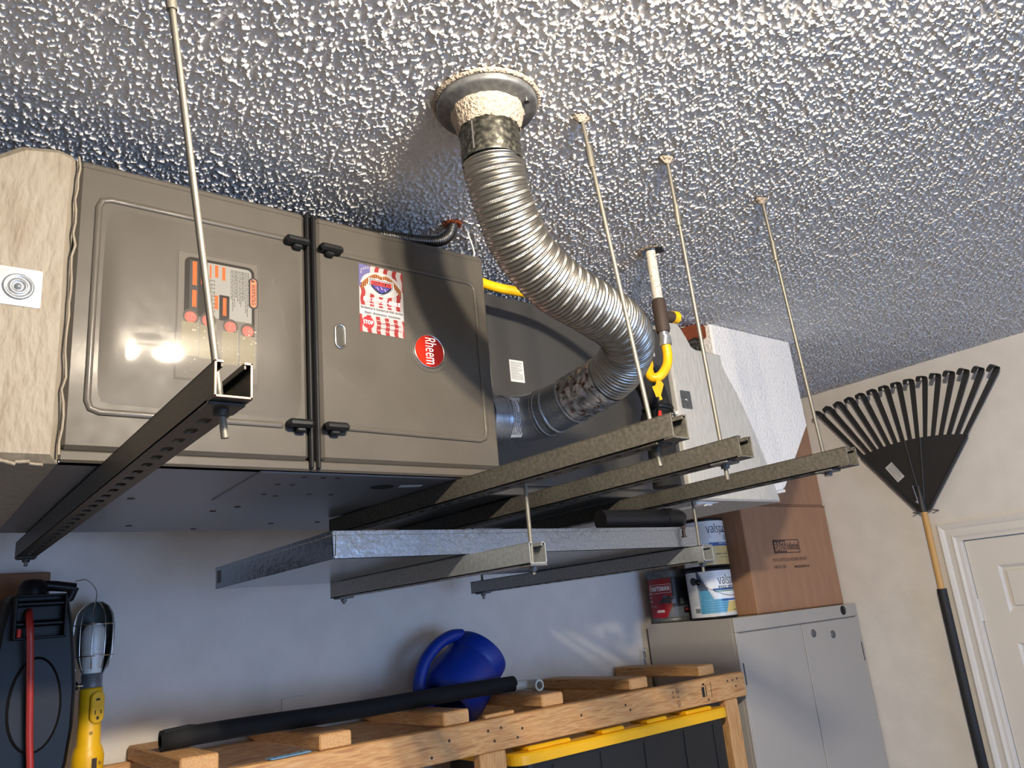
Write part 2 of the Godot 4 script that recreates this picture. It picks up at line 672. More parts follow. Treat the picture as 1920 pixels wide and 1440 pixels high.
# ---------------------------------------------------------------- the room
func make_room() -> void:
	var st := mb()
	span(st, Vector3(-3.35, -0.15, BACK - 0.15), Vector3(RIGHT + 0.15, 0.0, 4.65))
	struct(build(st, "floor", M.floor, self))
	st = mb()
	# the slab, left open where the gas pipe comes through, and closed again above that shaft
	span(st, Vector3(-3.35, CEIL + 0.003, BACK - 0.15), Vector3(HOLE.x - 0.045, CEIL + 0.15, 4.65))
	span(st, Vector3(HOLE.x + 0.045, CEIL + 0.003, BACK - 0.15), Vector3(RIGHT + 0.15, CEIL + 0.15, 4.65))
	span(st, Vector3(HOLE.x - 0.045, CEIL + 0.003, BACK - 0.15), Vector3(HOLE.x + 0.045, CEIL + 0.15, HOLE.z - 0.045))
	span(st, Vector3(HOLE.x - 0.045, CEIL + 0.003, HOLE.z + 0.045), Vector3(HOLE.x + 0.045, CEIL + 0.15, 4.65))
	span(st, Vector3(HOLE.x - 0.06, CEIL + 0.15, HOLE.z - 0.06), Vector3(HOLE.x + 0.06, CEIL + 0.45, HOLE.z - 0.045))
	span(st, Vector3(HOLE.x - 0.06, CEIL + 0.15, HOLE.z + 0.045), Vector3(HOLE.x + 0.06, CEIL + 0.45, HOLE.z + 0.06))
	span(st, Vector3(HOLE.x - 0.06, CEIL + 0.15, HOLE.z - 0.06), Vector3(HOLE.x - 0.045, CEIL + 0.45, HOLE.z + 0.06))
	span(st, Vector3(HOLE.x + 0.045, CEIL + 0.15, HOLE.z - 0.06), Vector3(HOLE.x + 0.06, CEIL + 0.45, HOLE.z + 0.06))
	span(st, Vector3(HOLE.x - 0.06, CEIL + 0.45, HOLE.z - 0.06), Vector3(HOLE.x + 0.06, CEIL + 0.46, HOLE.z + 0.06))
	struct(build(st, "ceiling", M.ceiling, self))
	st = mb()
	span(st, Vector3(-3.35, 0, BACK - 0.15), Vector3(RIGHT + 0.15, CEIL + 0.003, BACK))
	struct(build(st, "wall_back", M.wall, self))
	st = mb()
	span(st, Vector3(-3.35, 0, BACK), Vector3(-3.2, CEIL + 0.003, 4.5))
	struct(build(st, "wall_left", M.wall, self))
	st = mb()
	span(st, Vector3(RIGHT, 0, BACK), Vector3(RIGHT + 0.15, CEIL + 0.003, -1.520))
	span(st, Vector3(RIGHT, 2.048, -1.520), Vector3(RIGHT + 0.15, CEIL + 0.003, -0.69))
	span(st, Vector3(RIGHT, 0, -0.69), Vector3(RIGHT + 0.15, CEIL + 0.003, 4.5))
	struct(build(st, "wall_right", M.wall, self))
	st = mb()
	span(st, Vector3(-3.35, 0, 4.5), Vector3(0.25, CEIL + 0.003, 4.65))
	span(st, Vector3(3.25, 0, 4.5), Vector3(RIGHT + 0.15, CEIL + 0.003, 4.65))
	span(st, Vector3(0.25, 2.1, 4.5), Vector3(3.25, CEIL + 0.003, 4.65))
	struct(build(st, "wall_front", M.wall, self))
	st = mb()
	span(st, Vector3(-8, -0.2, 4.65), Vector3(12, -0.03, 24))
	struct(build(st, "ground", M.floor, self))
	# ceiling lamp with two bulbs, in front of and above the camera
	var l := thing("ceiling_lamp", "white ceiling lamp holder with two lit bare bulbs in front of the furnace", "lamp")
	st = mb()
	lathe(st, [Vector2(0.0, -0.035), Vector2(0.06, -0.033), Vector2(0.075, -0.02), Vector2(0.08, 0.0)], Transform3D(Basis(), Vector3(LAMP.x, CEIL, LAMP.z)), 32)
	build(st, "base_plate", M.lamp_body, l)
	st = mb()
	rod(st, Vector3(LAMP.x, CEIL - 0.02, LAMP.z), Vector3(LAMP.x, LAMP.y + 0.03, LAMP.z), 0.009, 12)
	build(st, "stem", M.lamp_body, l)
	for s in [-1.0, 1.0]:
		st = mb()
		var c := LAMP + Vector3(0.067 * s, 0, -0.01 * s)
		rod(st, Vector3(LAMP.x, LAMP.y + 0.034, LAMP.z), c + Vector3(-0.012 * s, 0.024, 0), 0.014, 16)
		build(st, "socket", M.lamp_body, l)
		st = mb()
		var prof := []
		for i in 13:
			var a := PI * i / 12.0
			prof.append(Vector2(maxf(0.0001, sin(a)) * 0.034, -cos(a) * 0.034))
		lathe(st, prof, Transform3D(Basis(), c), 24)
		build(st, "bulb", M.lamp_glow, l)
		var o := OmniLight3D.new()
		o.name = "bulb_light"
		o.light_color = Color(1.0, 0.95, 0.87)
		o.light_energy = 2.3
		o.light_size = 0.034
		o.omni_range = 20.0
		o.omni_attenuation = 2.0
		o.shadow_enabled = true
		l.add_child(o, true)
		o.position = c
	settle(l)


func make_ceiling_texture() -> void:
	# sprayed popcorn texture: tiles of real relief, alike only along their rims so that they join
	var n := 400
	var tile := 0.6
	var base := popcorn_heights(n, 50)
	var ceil_node := get_node("ceiling")
	var spots := [[], [], []]
	for ix in range(-2, 6):
		for iz in range(0, 5):
			var k := rng.randi_range(0, 2)
			if ix == 2 and iz == 2:
				continue
			spots[k].append(Vector3(ix * tile, CEIL, BACK + iz * tile))
	for v in 3:
		var own := popcorn_heights(n, 60 + v)
		var h := PackedFloat32Array()
		h.resize((n + 1) * (n + 1))
		for j in n + 1:
			for i in n + 1:
				var e := minf(minf(i, n - i), minf(j, n - j)) / 14.0
				var a: float = base[(j % n) * n + i % n]
				if e < 1.0:
					h[j * (n + 1) + i] = lerpf(a, own[(j % n) * n + i % n], e)
				else:
					h[j * (n + 1) + i] = own[(j % n) * n + i % n]
		if v == 0:
			# the tile that is broken open round the gas pipe
			var pierced := MeshInstance3D.new()
			pierced.name = "pierced_texture"
			pierced.mesh = relief_mesh(h, n, tile, HOLE - Vector3(2 * tile, 0, BACK + 2 * tile))
			pierced.mesh.surface_set_material(0, M.ceiling)
			ceil_node.add_child(pierced, true)
			pierced.position = Vector3(2 * tile, CEIL, BACK + 2 * tile)
		var mesh := relief_mesh(h, n, tile)
		mesh.surface_set_material(0, M.ceiling)
		var mm := MultiMesh.new()
		mm.transform_format = MultiMesh.TRANSFORM_3D
		mm.mesh = mesh
		mm.instance_count = spots[v].size()
		for i in spots[v].size():
			mm.set_instance_transform(i, Transform3D(Basis(), spots[v][i]))
		var o := MultiMeshInstance3D.new()
		o.name = "popcorn_texture"
		o.multimesh = mm
		o.set_meta("kind", "stuff")
		ceil_node.add_child(o, true)


func popcorn_heights(n: int, seed_: int) -> PackedFloat32Array:
	var a := FastNoiseLite.new()
	a.seed = seed_
	a.noise_type = FastNoiseLite.TYPE_SIMPLEX_SMOOTH
	a.frequency = 0.118
	a.fractal_octaves = 2
	a.domain_warp_enabled = true
	a.domain_warp_amplitude = 5.0
	a.domain_warp_frequency = 0.05
	var b := FastNoiseLite.new()
	b.seed = seed_ + 100
	b.noise_type = FastNoiseLite.TYPE_SIMPLEX_SMOOTH
	b.frequency = 0.015
	b.fractal_octaves = 2
	var da := a.get_seamless_image(n, n).get_data()
	var db := b.get_seamless_image(n, n).get_data()
	var out := PackedFloat32Array()
	out.resize(n * n)
	for i in n * n:
		var x := (da[i] / 255.0 - 0.5) * 2.0 + (db[i] / 255.0 - 0.5) * 0.35
		var s := smoothstep(0.05, 0.62, x)
		out[i] = (s * 0.0046 + maxf(0.0, x) * 0.001)
	return out


func relief_mesh(h: PackedFloat32Array, n: int, tile: float, hole := Vector3(-9, 0, -9)) -> ArrayMesh:
	var w := n + 1
	var d := tile / n
	var v := PackedVector3Array()
	var nm := PackedVector3Array()
	v.resize(w * w)
	nm.resize(w * w)
	for j in w:
		for i in w:
			var k := j * w + i
			v[k] = Vector3(i * d, -h[k], j * d)
			var gx := (h[j * w + mini(i + 1, n)] - h[j * w + maxi(i - 1, 0)]) / (2 * d)
			var gz := (h[mini(j + 1, n) * w + i] - h[maxi(j - 1, 0) * w + i]) / (2 * d)
			nm[k] = Vector3(-gx, -1.0, -gz).normalized()
	var idx := PackedInt32Array()
	idx.resize(n * n * 6)
	var q := 0
	for j in n:
		for i in n:
			var a := j * w + i
			if hole.x > 0:
				var o := Vector2(i * d - hole.x, j * d - hole.z)
				var ang := o.angle()
				if o.length() < 0.031 + 0.005 * sin(ang * 3.0 + 1.0) + 0.003 * sin(ang * 7.0):
					continue
			idx[q] = a
			idx[q + 1] = a + w
			idx[q + 2] = a + w + 1
			idx[q + 3] = a
			idx[q + 4] = a + w + 1
			idx[q + 5] = a + 1
			q += 6
	idx.resize(q)
	var arr := []
	arr.resize(Mesh.ARRAY_MAX)
	arr[Mesh.ARRAY_VERTEX] = v
	arr[Mesh.ARRAY_NORMAL] = nm
	arr[Mesh.ARRAY_INDEX] = idx
	var m := ArrayMesh.new()
	m.add_surface_from_arrays(Mesh.PRIMITIVE_TRIANGLES, arr)
	return m


func make_room_door() -> void:
	var d := Node3D.new()
	d.name = "door_1"
	add_child(d)
	struct(d)
	d.set_meta("label", "white six-panel interior door with moulded casing beside the rake")
	var face := RIGHT + 0.012
	# leaf with six raised panels let into its face
	var st := mb()
	var z0 := -1.517
	var z1 := -0.695
	var cols := [[z0, -1.412], [-1.412, -1.15], [-1.15, -1.06], [-1.06, -0.80], [-0.80, z1]]
	var rows := [[0.012, 0.20], [0.20, 0.78], [0.78, 0.95], [0.95, 1.632], [1.632, 1.75], [1.75, 1.935], [1.935, 2.044]]
	for c in 5:
		for r in 7:
			var is_panel: bool = c % 2 == 1 and r % 2 == 1
			span(st, Vector3(face + (0.011 if is_panel else 0.0), rows[r][0], cols[c][0]), Vector3(face + 0.035, rows[r][1], cols[c][1]))
	build(st, "door_leaf", M.door_white, d)
	for c in [1, 3]:
		for r in [1, 3, 5]:
			st = mb()
			var w: float = cols[c][1] - cols[c][0]
			var h: float = rows[r][1] - rows[r][0]
			var xf := facing(Vector3(face + 0.011, (rows[r][0] + rows[r][1]) / 2, (cols[c][0] + cols[c][1]) / 2), Vector3(0, 0, 1), Vector3.UP)
			box(st, xf * Vector3(0, 0, 0.004), Vector3(0.010, h - 0.045, w - 0.045), 0.0045)
			# sloped moulding round the panel
			for k in 4:
				var a: Vector2 = [Vector2(-1, -1), Vector2(1, -1), Vector2(1, 1), Vector2(-1, 1)][k]
				var b: Vector2 = [Vector2(-1, -1), Vector2(1, -1), Vector2(1, 1), Vector2(-1, 1)][(k + 1) % 4]
				var O := Vector2(w / 2, h / 2)
				var I := O - Vector2(0.012, 0.012)
				q4(st, xf * Vector3(a.x * O.x, a.y * O.y, 0.011), xf * Vector3(b.x * O.x, b.y * O.y, 0.011), xf * Vector3(b.x * I.x, b.y * I.y, 0.001), xf * Vector3(a.x * I.x, a.y * I.y, 0.001), xf * Vector3((a.x + b.x) * O.x * 0.5, (a.y + b.y) * O.y * 0.5, -0.02))
			build(st, "panel", M.door_white, d)
	# casing: moulded boards, each a swept profile
	var prof := [Vector2(0, 0.0), Vector2(0, 0.016), Vector2(0.008, 0.02), Vector2(0.02, 0.016), Vector2(0.028, 0.011), Vector2(0.045, 0.012), Vector2(0.055, 0.015), Vector2(0.066, 0.009), Vector2(0.078, 0.008), Vector2(0.078, 0.0)]
	casing(d, prof, [Vector3(0, 0, -1.605), Vector3(0, 2.126, -1.605)], Vector3(0, 0, 1), Vector3(0, -1, 0))
	casing(d, prof, [Vector3(0, 2.126, -1.605), Vector3(0, 2.126, -0.605)], Vector3(0, -1, 0), Vector3.ZERO)
	casing(d, prof, [Vector3(0, 0, -0.605), Vector3(0, 2.126, -0.605)], Vector3(0, 0, -1), Vector3(0, -1, 0))
	for y in [1.765, 1.05, 0.25]:
		st = mb()
		for k in 5:
			rod(st, Vector3(RIGHT + 0.004, y - 0.044 + k * 0.0178, -1.524), Vector3(RIGHT + 0.004, y - 0.044 + k * 0.0178 + 0.0165, -1.524), 0.007, 10)
		span(st, Vector3(RIGHT + 0.006, y - 0.044, -1.531), Vector3(RIGHT + 0.0115, y + 0.044, -1.508))
		build(st, "hinge", M.trim_white, d)


func casing(parent: Node, prof: Array, line: Array, across: Vector3, mitre: Vector3) -> void:
	var st := mb()
	var dir: Vector3 = (line[1] - line[0]).normalized()
	var rings := []
	for e in 2:
		var ring := PackedVector3Array()
		for p in prof:
			var q: Vector3 = line[e] + across * p.x + Vector3(RIGHT - p.y, 0, 0)
			if mitre == Vector3.ZERO:
				q += dir * p.x * (1 if e == 0 else -1)
			elif e == 1:
				q += mitre * p.x
			ring.append(q)
		rings.append(ring)
	ring_strip(st, rings, true)
	build(st, "casing", M.trim_white, parent)


# ---------------------------------------------------------------- the furnace
const FX0 := 0.198
const FX1 := 1.062
const FY0 := 2.2095
const FY1 := 2.748
const FZ := -1.372
const FZB := -2.19


func make_furnace() -> void:
	var f := thing("furnace", "grey horizontal gas furnace with two latched doors hung under the ceiling", "furnace")
	var st := mb()
	span(st, Vector3(FX0, FY0 + 0.002, FZB), Vector3(FX1, FY1, FZ - 0.032), 0.003)
	build(st, "casing_body", M.furnace, f)
	# underside sheet, with its screw holes
	st = mb()
	span(st, Vector3(FX0 + 0.002, FY0, FZB + 0.002), Vector3(FX1 - 0.002, FY0 + 0.003, FZ - 0.01))
	var under := build(st, "underside", M.furnace_under, f)
	for p in [[0.378, -1.70], [0.586, -1.851], [0.621, -1.789], [0.921, -2.028], [0.629, -2.142], [0.46, -2.08], [0.30, -1.95], [0.80, -2.05]]:
		st = mb()
		rod(st, Vector3(p[0], FY0 + 0.001, p[1]), Vector3(p[0], FY0 - 0.0012, p[1]), 0.0075, 12)
		build(st, "screw", M.black_iron, under)
	# pressed dark knock-out panel on the underside
	st = mb()
	var poly := PackedVector2Array([Vector2(0.525, 1.392), Vector2(1.05, 1.392), Vector2(1.05, 1.76), Vector2(0.80, 1.76), Vector2(0.74, 1.715), Vector2(0.535, 1.70)])
	prism(st, poly, Transform3D(Basis(Vector3.RIGHT, Vector3(0, 0, -1), Vector3(0, -1, 0)), Vector3(0, FY0, 0)), -0.001, 0.003, 0.002)
	var ko := build(st, "knockout_panel", M.furnace_under, under)
	for p in [[0.60, -1.50], [0.63, -1.50], [0.614, -1.609], [0.645, -1.626], [0.71, -1.60], [0.76, -1.60], [0.66, -1.42], [0.69, -1.42], [0.62, -1.42]]:
		st = mb()
		rod(st, Vector3(p[0], FY0, p[1]), Vector3(p[0], FY0 - 0.0036, p[1]), 0.006, 12)
		build(st, "screw", M.black_iron, under)
	st = mb()
	lathe(st, [Vector2(0.0, 0.0), Vector2(0.026, 0.0)], Transform3D(Basis(), Vector3(0.83, FY0 - 0.0034, -1.497)), 20)
	build(st, "rubber_plug", M.rubber, ko)
	plate("rating_plate", facing(Vector3(0.89, FY0 - 0.0031, -1.48), Vector3(1, 0, 0.25), Vector3(-0.25, 0, 1)), 0.05, 0.02, 0.0006, M.white_label, ko)
	# bottom and top rails that the doors close on
	st = mb()
	span(st, Vector3(FX0, FY0, FZ - 0.034), Vector3(FX1, FY0 + 0.0205, FZ - 0.006), 0.004)
	build(st, "bottom_rail", M.furnace, f)
	# the doors
	door(f, FX0 + 0.001, 0.6105, true)
	door(f, 0.6355, FX1 - 0.001, false)
	# black gasket strips in the gap
	for k in [[0.6115, 0.6205], [0.6255, 0.6345]]:
		st = mb()
		span(st, Vector3(k[0], FY0 + 0.003, FZ - 0.034), Vector3(k[1], FY1 - 0.001, FZ + 0.0015), 0.003)
		build(st, "gasket", M.black_plastic, f)
	st = mb()
	span(st, Vector3(0.620, FY0 + 0.003, FZ - 0.034), Vector3(0.626, FY1 - 0.001, FZ - 0.012))
	build(st, "gasket_groove", M.black_plastic, f)
	settle(f)


func door(f: Node3D, x0: float, x1: float, left: bool) -> void:
	var y0 := 2.229
	var y1 := 2.745
	var st := mb()
	span(st, Vector3(x0, y0, FZ - 0.032), Vector3(x1, y1, FZ), 0.007)
	var d := build(st, "door", M.furnace, f)
	# pressed bead in the shape of a C, open towards the gasket
	var pts := []
	var path: Array
	if left:
		path = [Vector2(0.586, 2.677), Vector2(0.252, 2.677), Vector2(0.238, 2.672), Vector2(0.233, 2.658), Vector2(0.233, 2.31), Vector2(0.238, 2.297), Vector2(0.252, 2.292), Vector2(0.556, 2.292)]
	else:
		path = [Vector2(0.690, 2.668), Vector2(1.008, 2.668), Vector2(1.022, 2.663), Vector2(1.028, 2.649), Vector2(1.028, 2.311), Vector2(1.023, 2.297), Vector2(1.008, 2.291), Vector2(0.690, 2.296)]
	for p in path:
		pts.append(Vector3(p.x, p.y, FZ + 0.0002))
	st = mb()
	var rs := []
	for i in pts.size():
		rs.append(0.0058)
	tube(st, pts, rs, 14, true, Vector3(1, 1, 0.62))
	for e in [pts[0], pts[-1]]:
		lathe(st, [Vector2(0.0058, 0.0), Vector2(0.005, 0.0018), Vector2(0.003, 0.003), Vector2(0.0001, 0.0036)], Transform3D(Basis(Vector3.RIGHT, Vector3(0, 0, 1), Vector3.UP), e), 14)
	build(st, "pressed_bead", M.furnace, d)
	# the sheet inside the bead bows out a little
	if left:
		st = mb()
		sheet(st, Rect2(0.2435, 2.3005, 0.356, 0.368), -0.0004, false)
		build(st, "bowed_sheet", M.furnace, d)
	# top flange line of the door
	st = mb()
	span(st, Vector3(x0 + 0.004, y1 - 0.016, FZ - 0.002), Vector3(x1 - 0.004, y1 - 0.0125, FZ + 0.0012), 0.001)
	build(st, "flange_line", M.furnace, d)
	# finger pull: a slot with a rolled chrome rim
	var fx := 0.346 if left else 0.681
	st = mb()
	var rim := []
	for p in rrect(0.021, 0.049, 0.0103, Vector2(fx, 2.486), 6):
		rim.append(Vector3(p.x, p.y, FZ + 0.0008))
	rim.append(rim[0])
	tube(st, rim, 0.0026, 8, false)
	var pull := build(st, "finger_pull", M.chrome, d)
	st = mb()
	prism(st, rrect(0.019, 0.047, 0.0093, Vector2(fx, 2.486), 6), Transform3D(), FZ - 0.002, FZ + 0.0006)
	build(st, "slot", M.chrome, pull)
	# quarter-turn latches
	for y in [2.672, 2.295]:
		st = mb()
		var c := Vector3(0.589 if left else 0.662, y + (0.0 if left else -0.001), FZ + 0.012)
		var sgn := 1.0 if left else -1.0
		prism(st, rrect(0.050, 0.016, 0.0065, Vector2(c.x, c.y), 4), Transform3D(), FZ + 0.004, FZ + 0.022, 0.005)
		rod(st, Vector3(c.x + 0.004 * sgn, c.y - 0.004, FZ - 0.001), Vector3(c.x + 0.004 * sgn, c.y - 0.004, FZ + 0.006), 0.009, 14)
		prism(st, rrect(0.020, 0.012, 0.005, Vector2(c.x + 0.002 * sgn, c.y - 0.010), 4), Transform3D(), FZ, FZ + 0.014, 0.003)
		build(st, "latch", M.black_plastic, d)
	if left:
		warning_label(d)
	else:
		company_sticker(d)
		badge(d)


func bow(p: Vector2) -> float:
	# how far the left door's sheet stands out at a point
	var u := (p.x - 0.4215) / 0.178
	var v := (p.y - 2.4845) / 0.184
	return 0.0066 * (1.0 - pow(u, 12.0)) * (1.0 - v * v)


func sheet(st: SurfaceTool, r: Rect2, off: float, uv: bool) -> void:
	st.set_smooth_group(0)
	var nx := 24
	var ny := 24
	for j in ny:
		for i in nx:
			for k in [[0, 0], [1, 1], [1, 0], [0, 0], [0, 1], [1, 1]]:
				var f := Vector2(float(i + k[0]) / nx, float(j + k[1]) / ny)
				var p := r.position + f * r.size
				if uv:
					st.set_uv(Vector2(f.x, 1.0 - f.y))
				st.add_vertex(Vector3(p.x, p.y, FZ + bow(p) + off))
	st.set_smooth_group(-1)


func warning_label(d: Node) -> void:
	var w := 0.150
	var h := 0.246
	var im := Image.create(600, 984, false, Image.FORMAT_RGB8)
	var bg := Color(0.345, 0.322, 0.295)
	var ink := Color(0.13, 0.115, 0.10)
	var grey := Color(0.47, 0.46, 0.44)
	var org := Color(0.66, 0.30, 0.14)
	im.fill(bg)
	# hairline round the sheet
	for r in [Rect2i(6, 6, 588, 3), Rect2i(6, 975, 588, 3), Rect2i(6, 6, 3, 970), Rect2i(591, 6, 3, 970)]:
		im.fill_rect(r, ink)
	# black frame round the print, rounded at the top right
	round_rect(im, Rect2i(52, 44, 510, 500), 50, ink)
	round_rect(im, Rect2i(74, 66, 466, 500), 34, grey)
	im.fill_rect(Rect2i(52, 500, 510, 90), bg)
	im.fill_rect(Rect2i(541, 480, 20, 140), ink)
	im.fill_rect(Rect2i(74, 66, 140, 430), ink)
	im.fill_rect(Rect2i(74, 66, 120, 440), ink)
	# columns of print, running downwards
	for c in [[92, 70, 150, 250], [92, 300, 150, 190]]:
		im.fill_rect(Rect2i(c[0] - 4, c[1], c[2] - 90, c[3] - 20), grey.darkened(0.55))
		im.fill_rect(Rect2i(c[0] + 16, c[1] + 6, 30, c[3] - 60), org)
	im.fill_rect(Rect2i(168, 80, 26, 170), org)
	im.fill_rect(Rect2i(215, 66, 6, 440), grey)
	for c in [[230, 80, 12, 110], [268, 76, 24, 100], [320, 80, 24, 110], [268, 320, 24, 110]]:
		im.fill_rect(Rect2i(c[0], c[1], c[2], c[3]), org)
	im.fill_rect(Rect2i(300, 310, 74, 200), ink)
	im.fill_rect(Rect2i(326, 330, 26, 140), org)
	var g := RandomNumberGenerator.new()
	g.seed = 5
	for k in 12:
		var x := 384 + k * 12
		var y := 90
		var stop := 300 + g.randi_range(0, 190)
		while y < stop:
			var l := g.randi_range(10, 40)
			im.fill_rect(Rect2i(x, y, 5, mini(l, stop - y)), ink if k % 4 == 3 else ink.lerp(grey, 0.35))
			y += l + 5
	for k in 5:
		for j in 9:
			im.fill_rect(Rect2i(228 + k * 9, 200 + j * 30, 4, g.randi_range(10, 26)), ink.lerp(grey, 0.3))
	# four pictograms: scuffed red discs with clear columns under them
	for k in 4:
		var cx: int = [100, 222, 382, 512][k]
		var cy: int = [512, 520, 545, 560][k]
		disc(im, Vector2i(cx, cy), 56, ink.lerp(bg, 0.55))
		disc(im, Vector2i(cx, cy + 6), 42, Color(0.62, 0.30, 0.26))
		for j in 60:
			var p := Vector2i(cx + g.randi_range(-30, 30), cy + 6 + g.randi_range(-30, 30))
			im.fill_rect(Rect2i(p.x, p.y, g.randi_range(2, 9), g.randi_range(1, 5)), [bg, Color(0.72, 0.42, 0.36), grey][j % 3])
		im.fill_rect(Rect2i(cx - 58, cy + 46, 112, 250), Color(0.43, 0.40, 0.33))
		for j in 16:
			im.fill_rect(Rect2i(cx - 54 + j * 7, cy + 52, 2, g.randi_range(150, 235)), Color(0.36, 0.33, 0.26))
		im.fill_rect(Rect2i(cx + 54, cy + 20, 3, 270), Color(0.50, 0.48, 0.44))
	# flaked spots of backing
	for j in 46:
		disc(im, Vector2i(g.randi_range(8, 590), g.randi_range(560, 960)), g.randi_range(2, 8), Color(0.56, 0.54, 0.49))
	var m := picture("warning_print", im, 0.55)
	m.metallic_specular = 0.25
	m.clearcoat_enabled = true
	m.clearcoat = 0.4
	m.clearcoat_roughness = 0.05
	var xf := facing(Vector3(0.4385, 2.484, FZ + 0.0064), Vector3.RIGHT, Vector3.UP)
	var st := mb()
	sheet(st, Rect2(0.4385 - w / 2, 2.484 - h / 2, w, h), 0.0004, true)
	var p := build(st, "warning_label", m, d, "clear warning label with orange and black print, scuffed below")
	st = mb()
	prism(st, rrect(0.017, 0.064, 0.008, Vector2(0.0632, 0.0595), 5), xf, 0.0, 0.0011)
	var pill := build(st, "warning_pill", M.ink, p)
	st = mb()
	prism(st, rrect(0.0115, 0.057, 0.0055, Vector2(0.0632, 0.0595), 5), xf, 0.0, 0.0014)
	build(st, "orange_field", M.orange_print, p)
	lettering("WARNING", facing(xf * Vector3(0.0632, 0.056, 0.0014), Vector3(0, -1, 0), Vector3(1, 0, 0)), 0.0082, M.ink, p, 0.042, "Droid Sans", 0.0004, 0.0, true)
	st = mb()
	t3(st, xf * Vector3(0.0592, 0.0808, 0.0017), xf * Vector3(0.0592, 0.0868, 0.0017), xf * Vector3(0.0672, 0.0838, 0.0017), xf * Vector3(0.063, 0.084, 0.0))
	build(st, "warning_triangle", M.ink, p)


func disc(im: Image, c: Vector2i, r: int, col: Color) -> void:
	for y in range(-r, r + 1):
		var half := int(sqrt(maxf(0.0, r * r - y * y)))
		im.fill_rect(Rect2i(c.x - half, c.y + y, half * 2 + 1, 1), col)


func round_rect(im: Image, r: Rect2i, rad: int, col: Color) -> void:
	for y in r.size.y:
		var dy := 0
		if y < rad:
			dy = rad - y
		var cut := rad - int(sqrt(maxf(0.0, rad * rad - dy * dy)))
		im.fill_rect(Rect2i(r.position.x + cut, r.position.y + y, r.size.x - 2 * cut, 1), col)


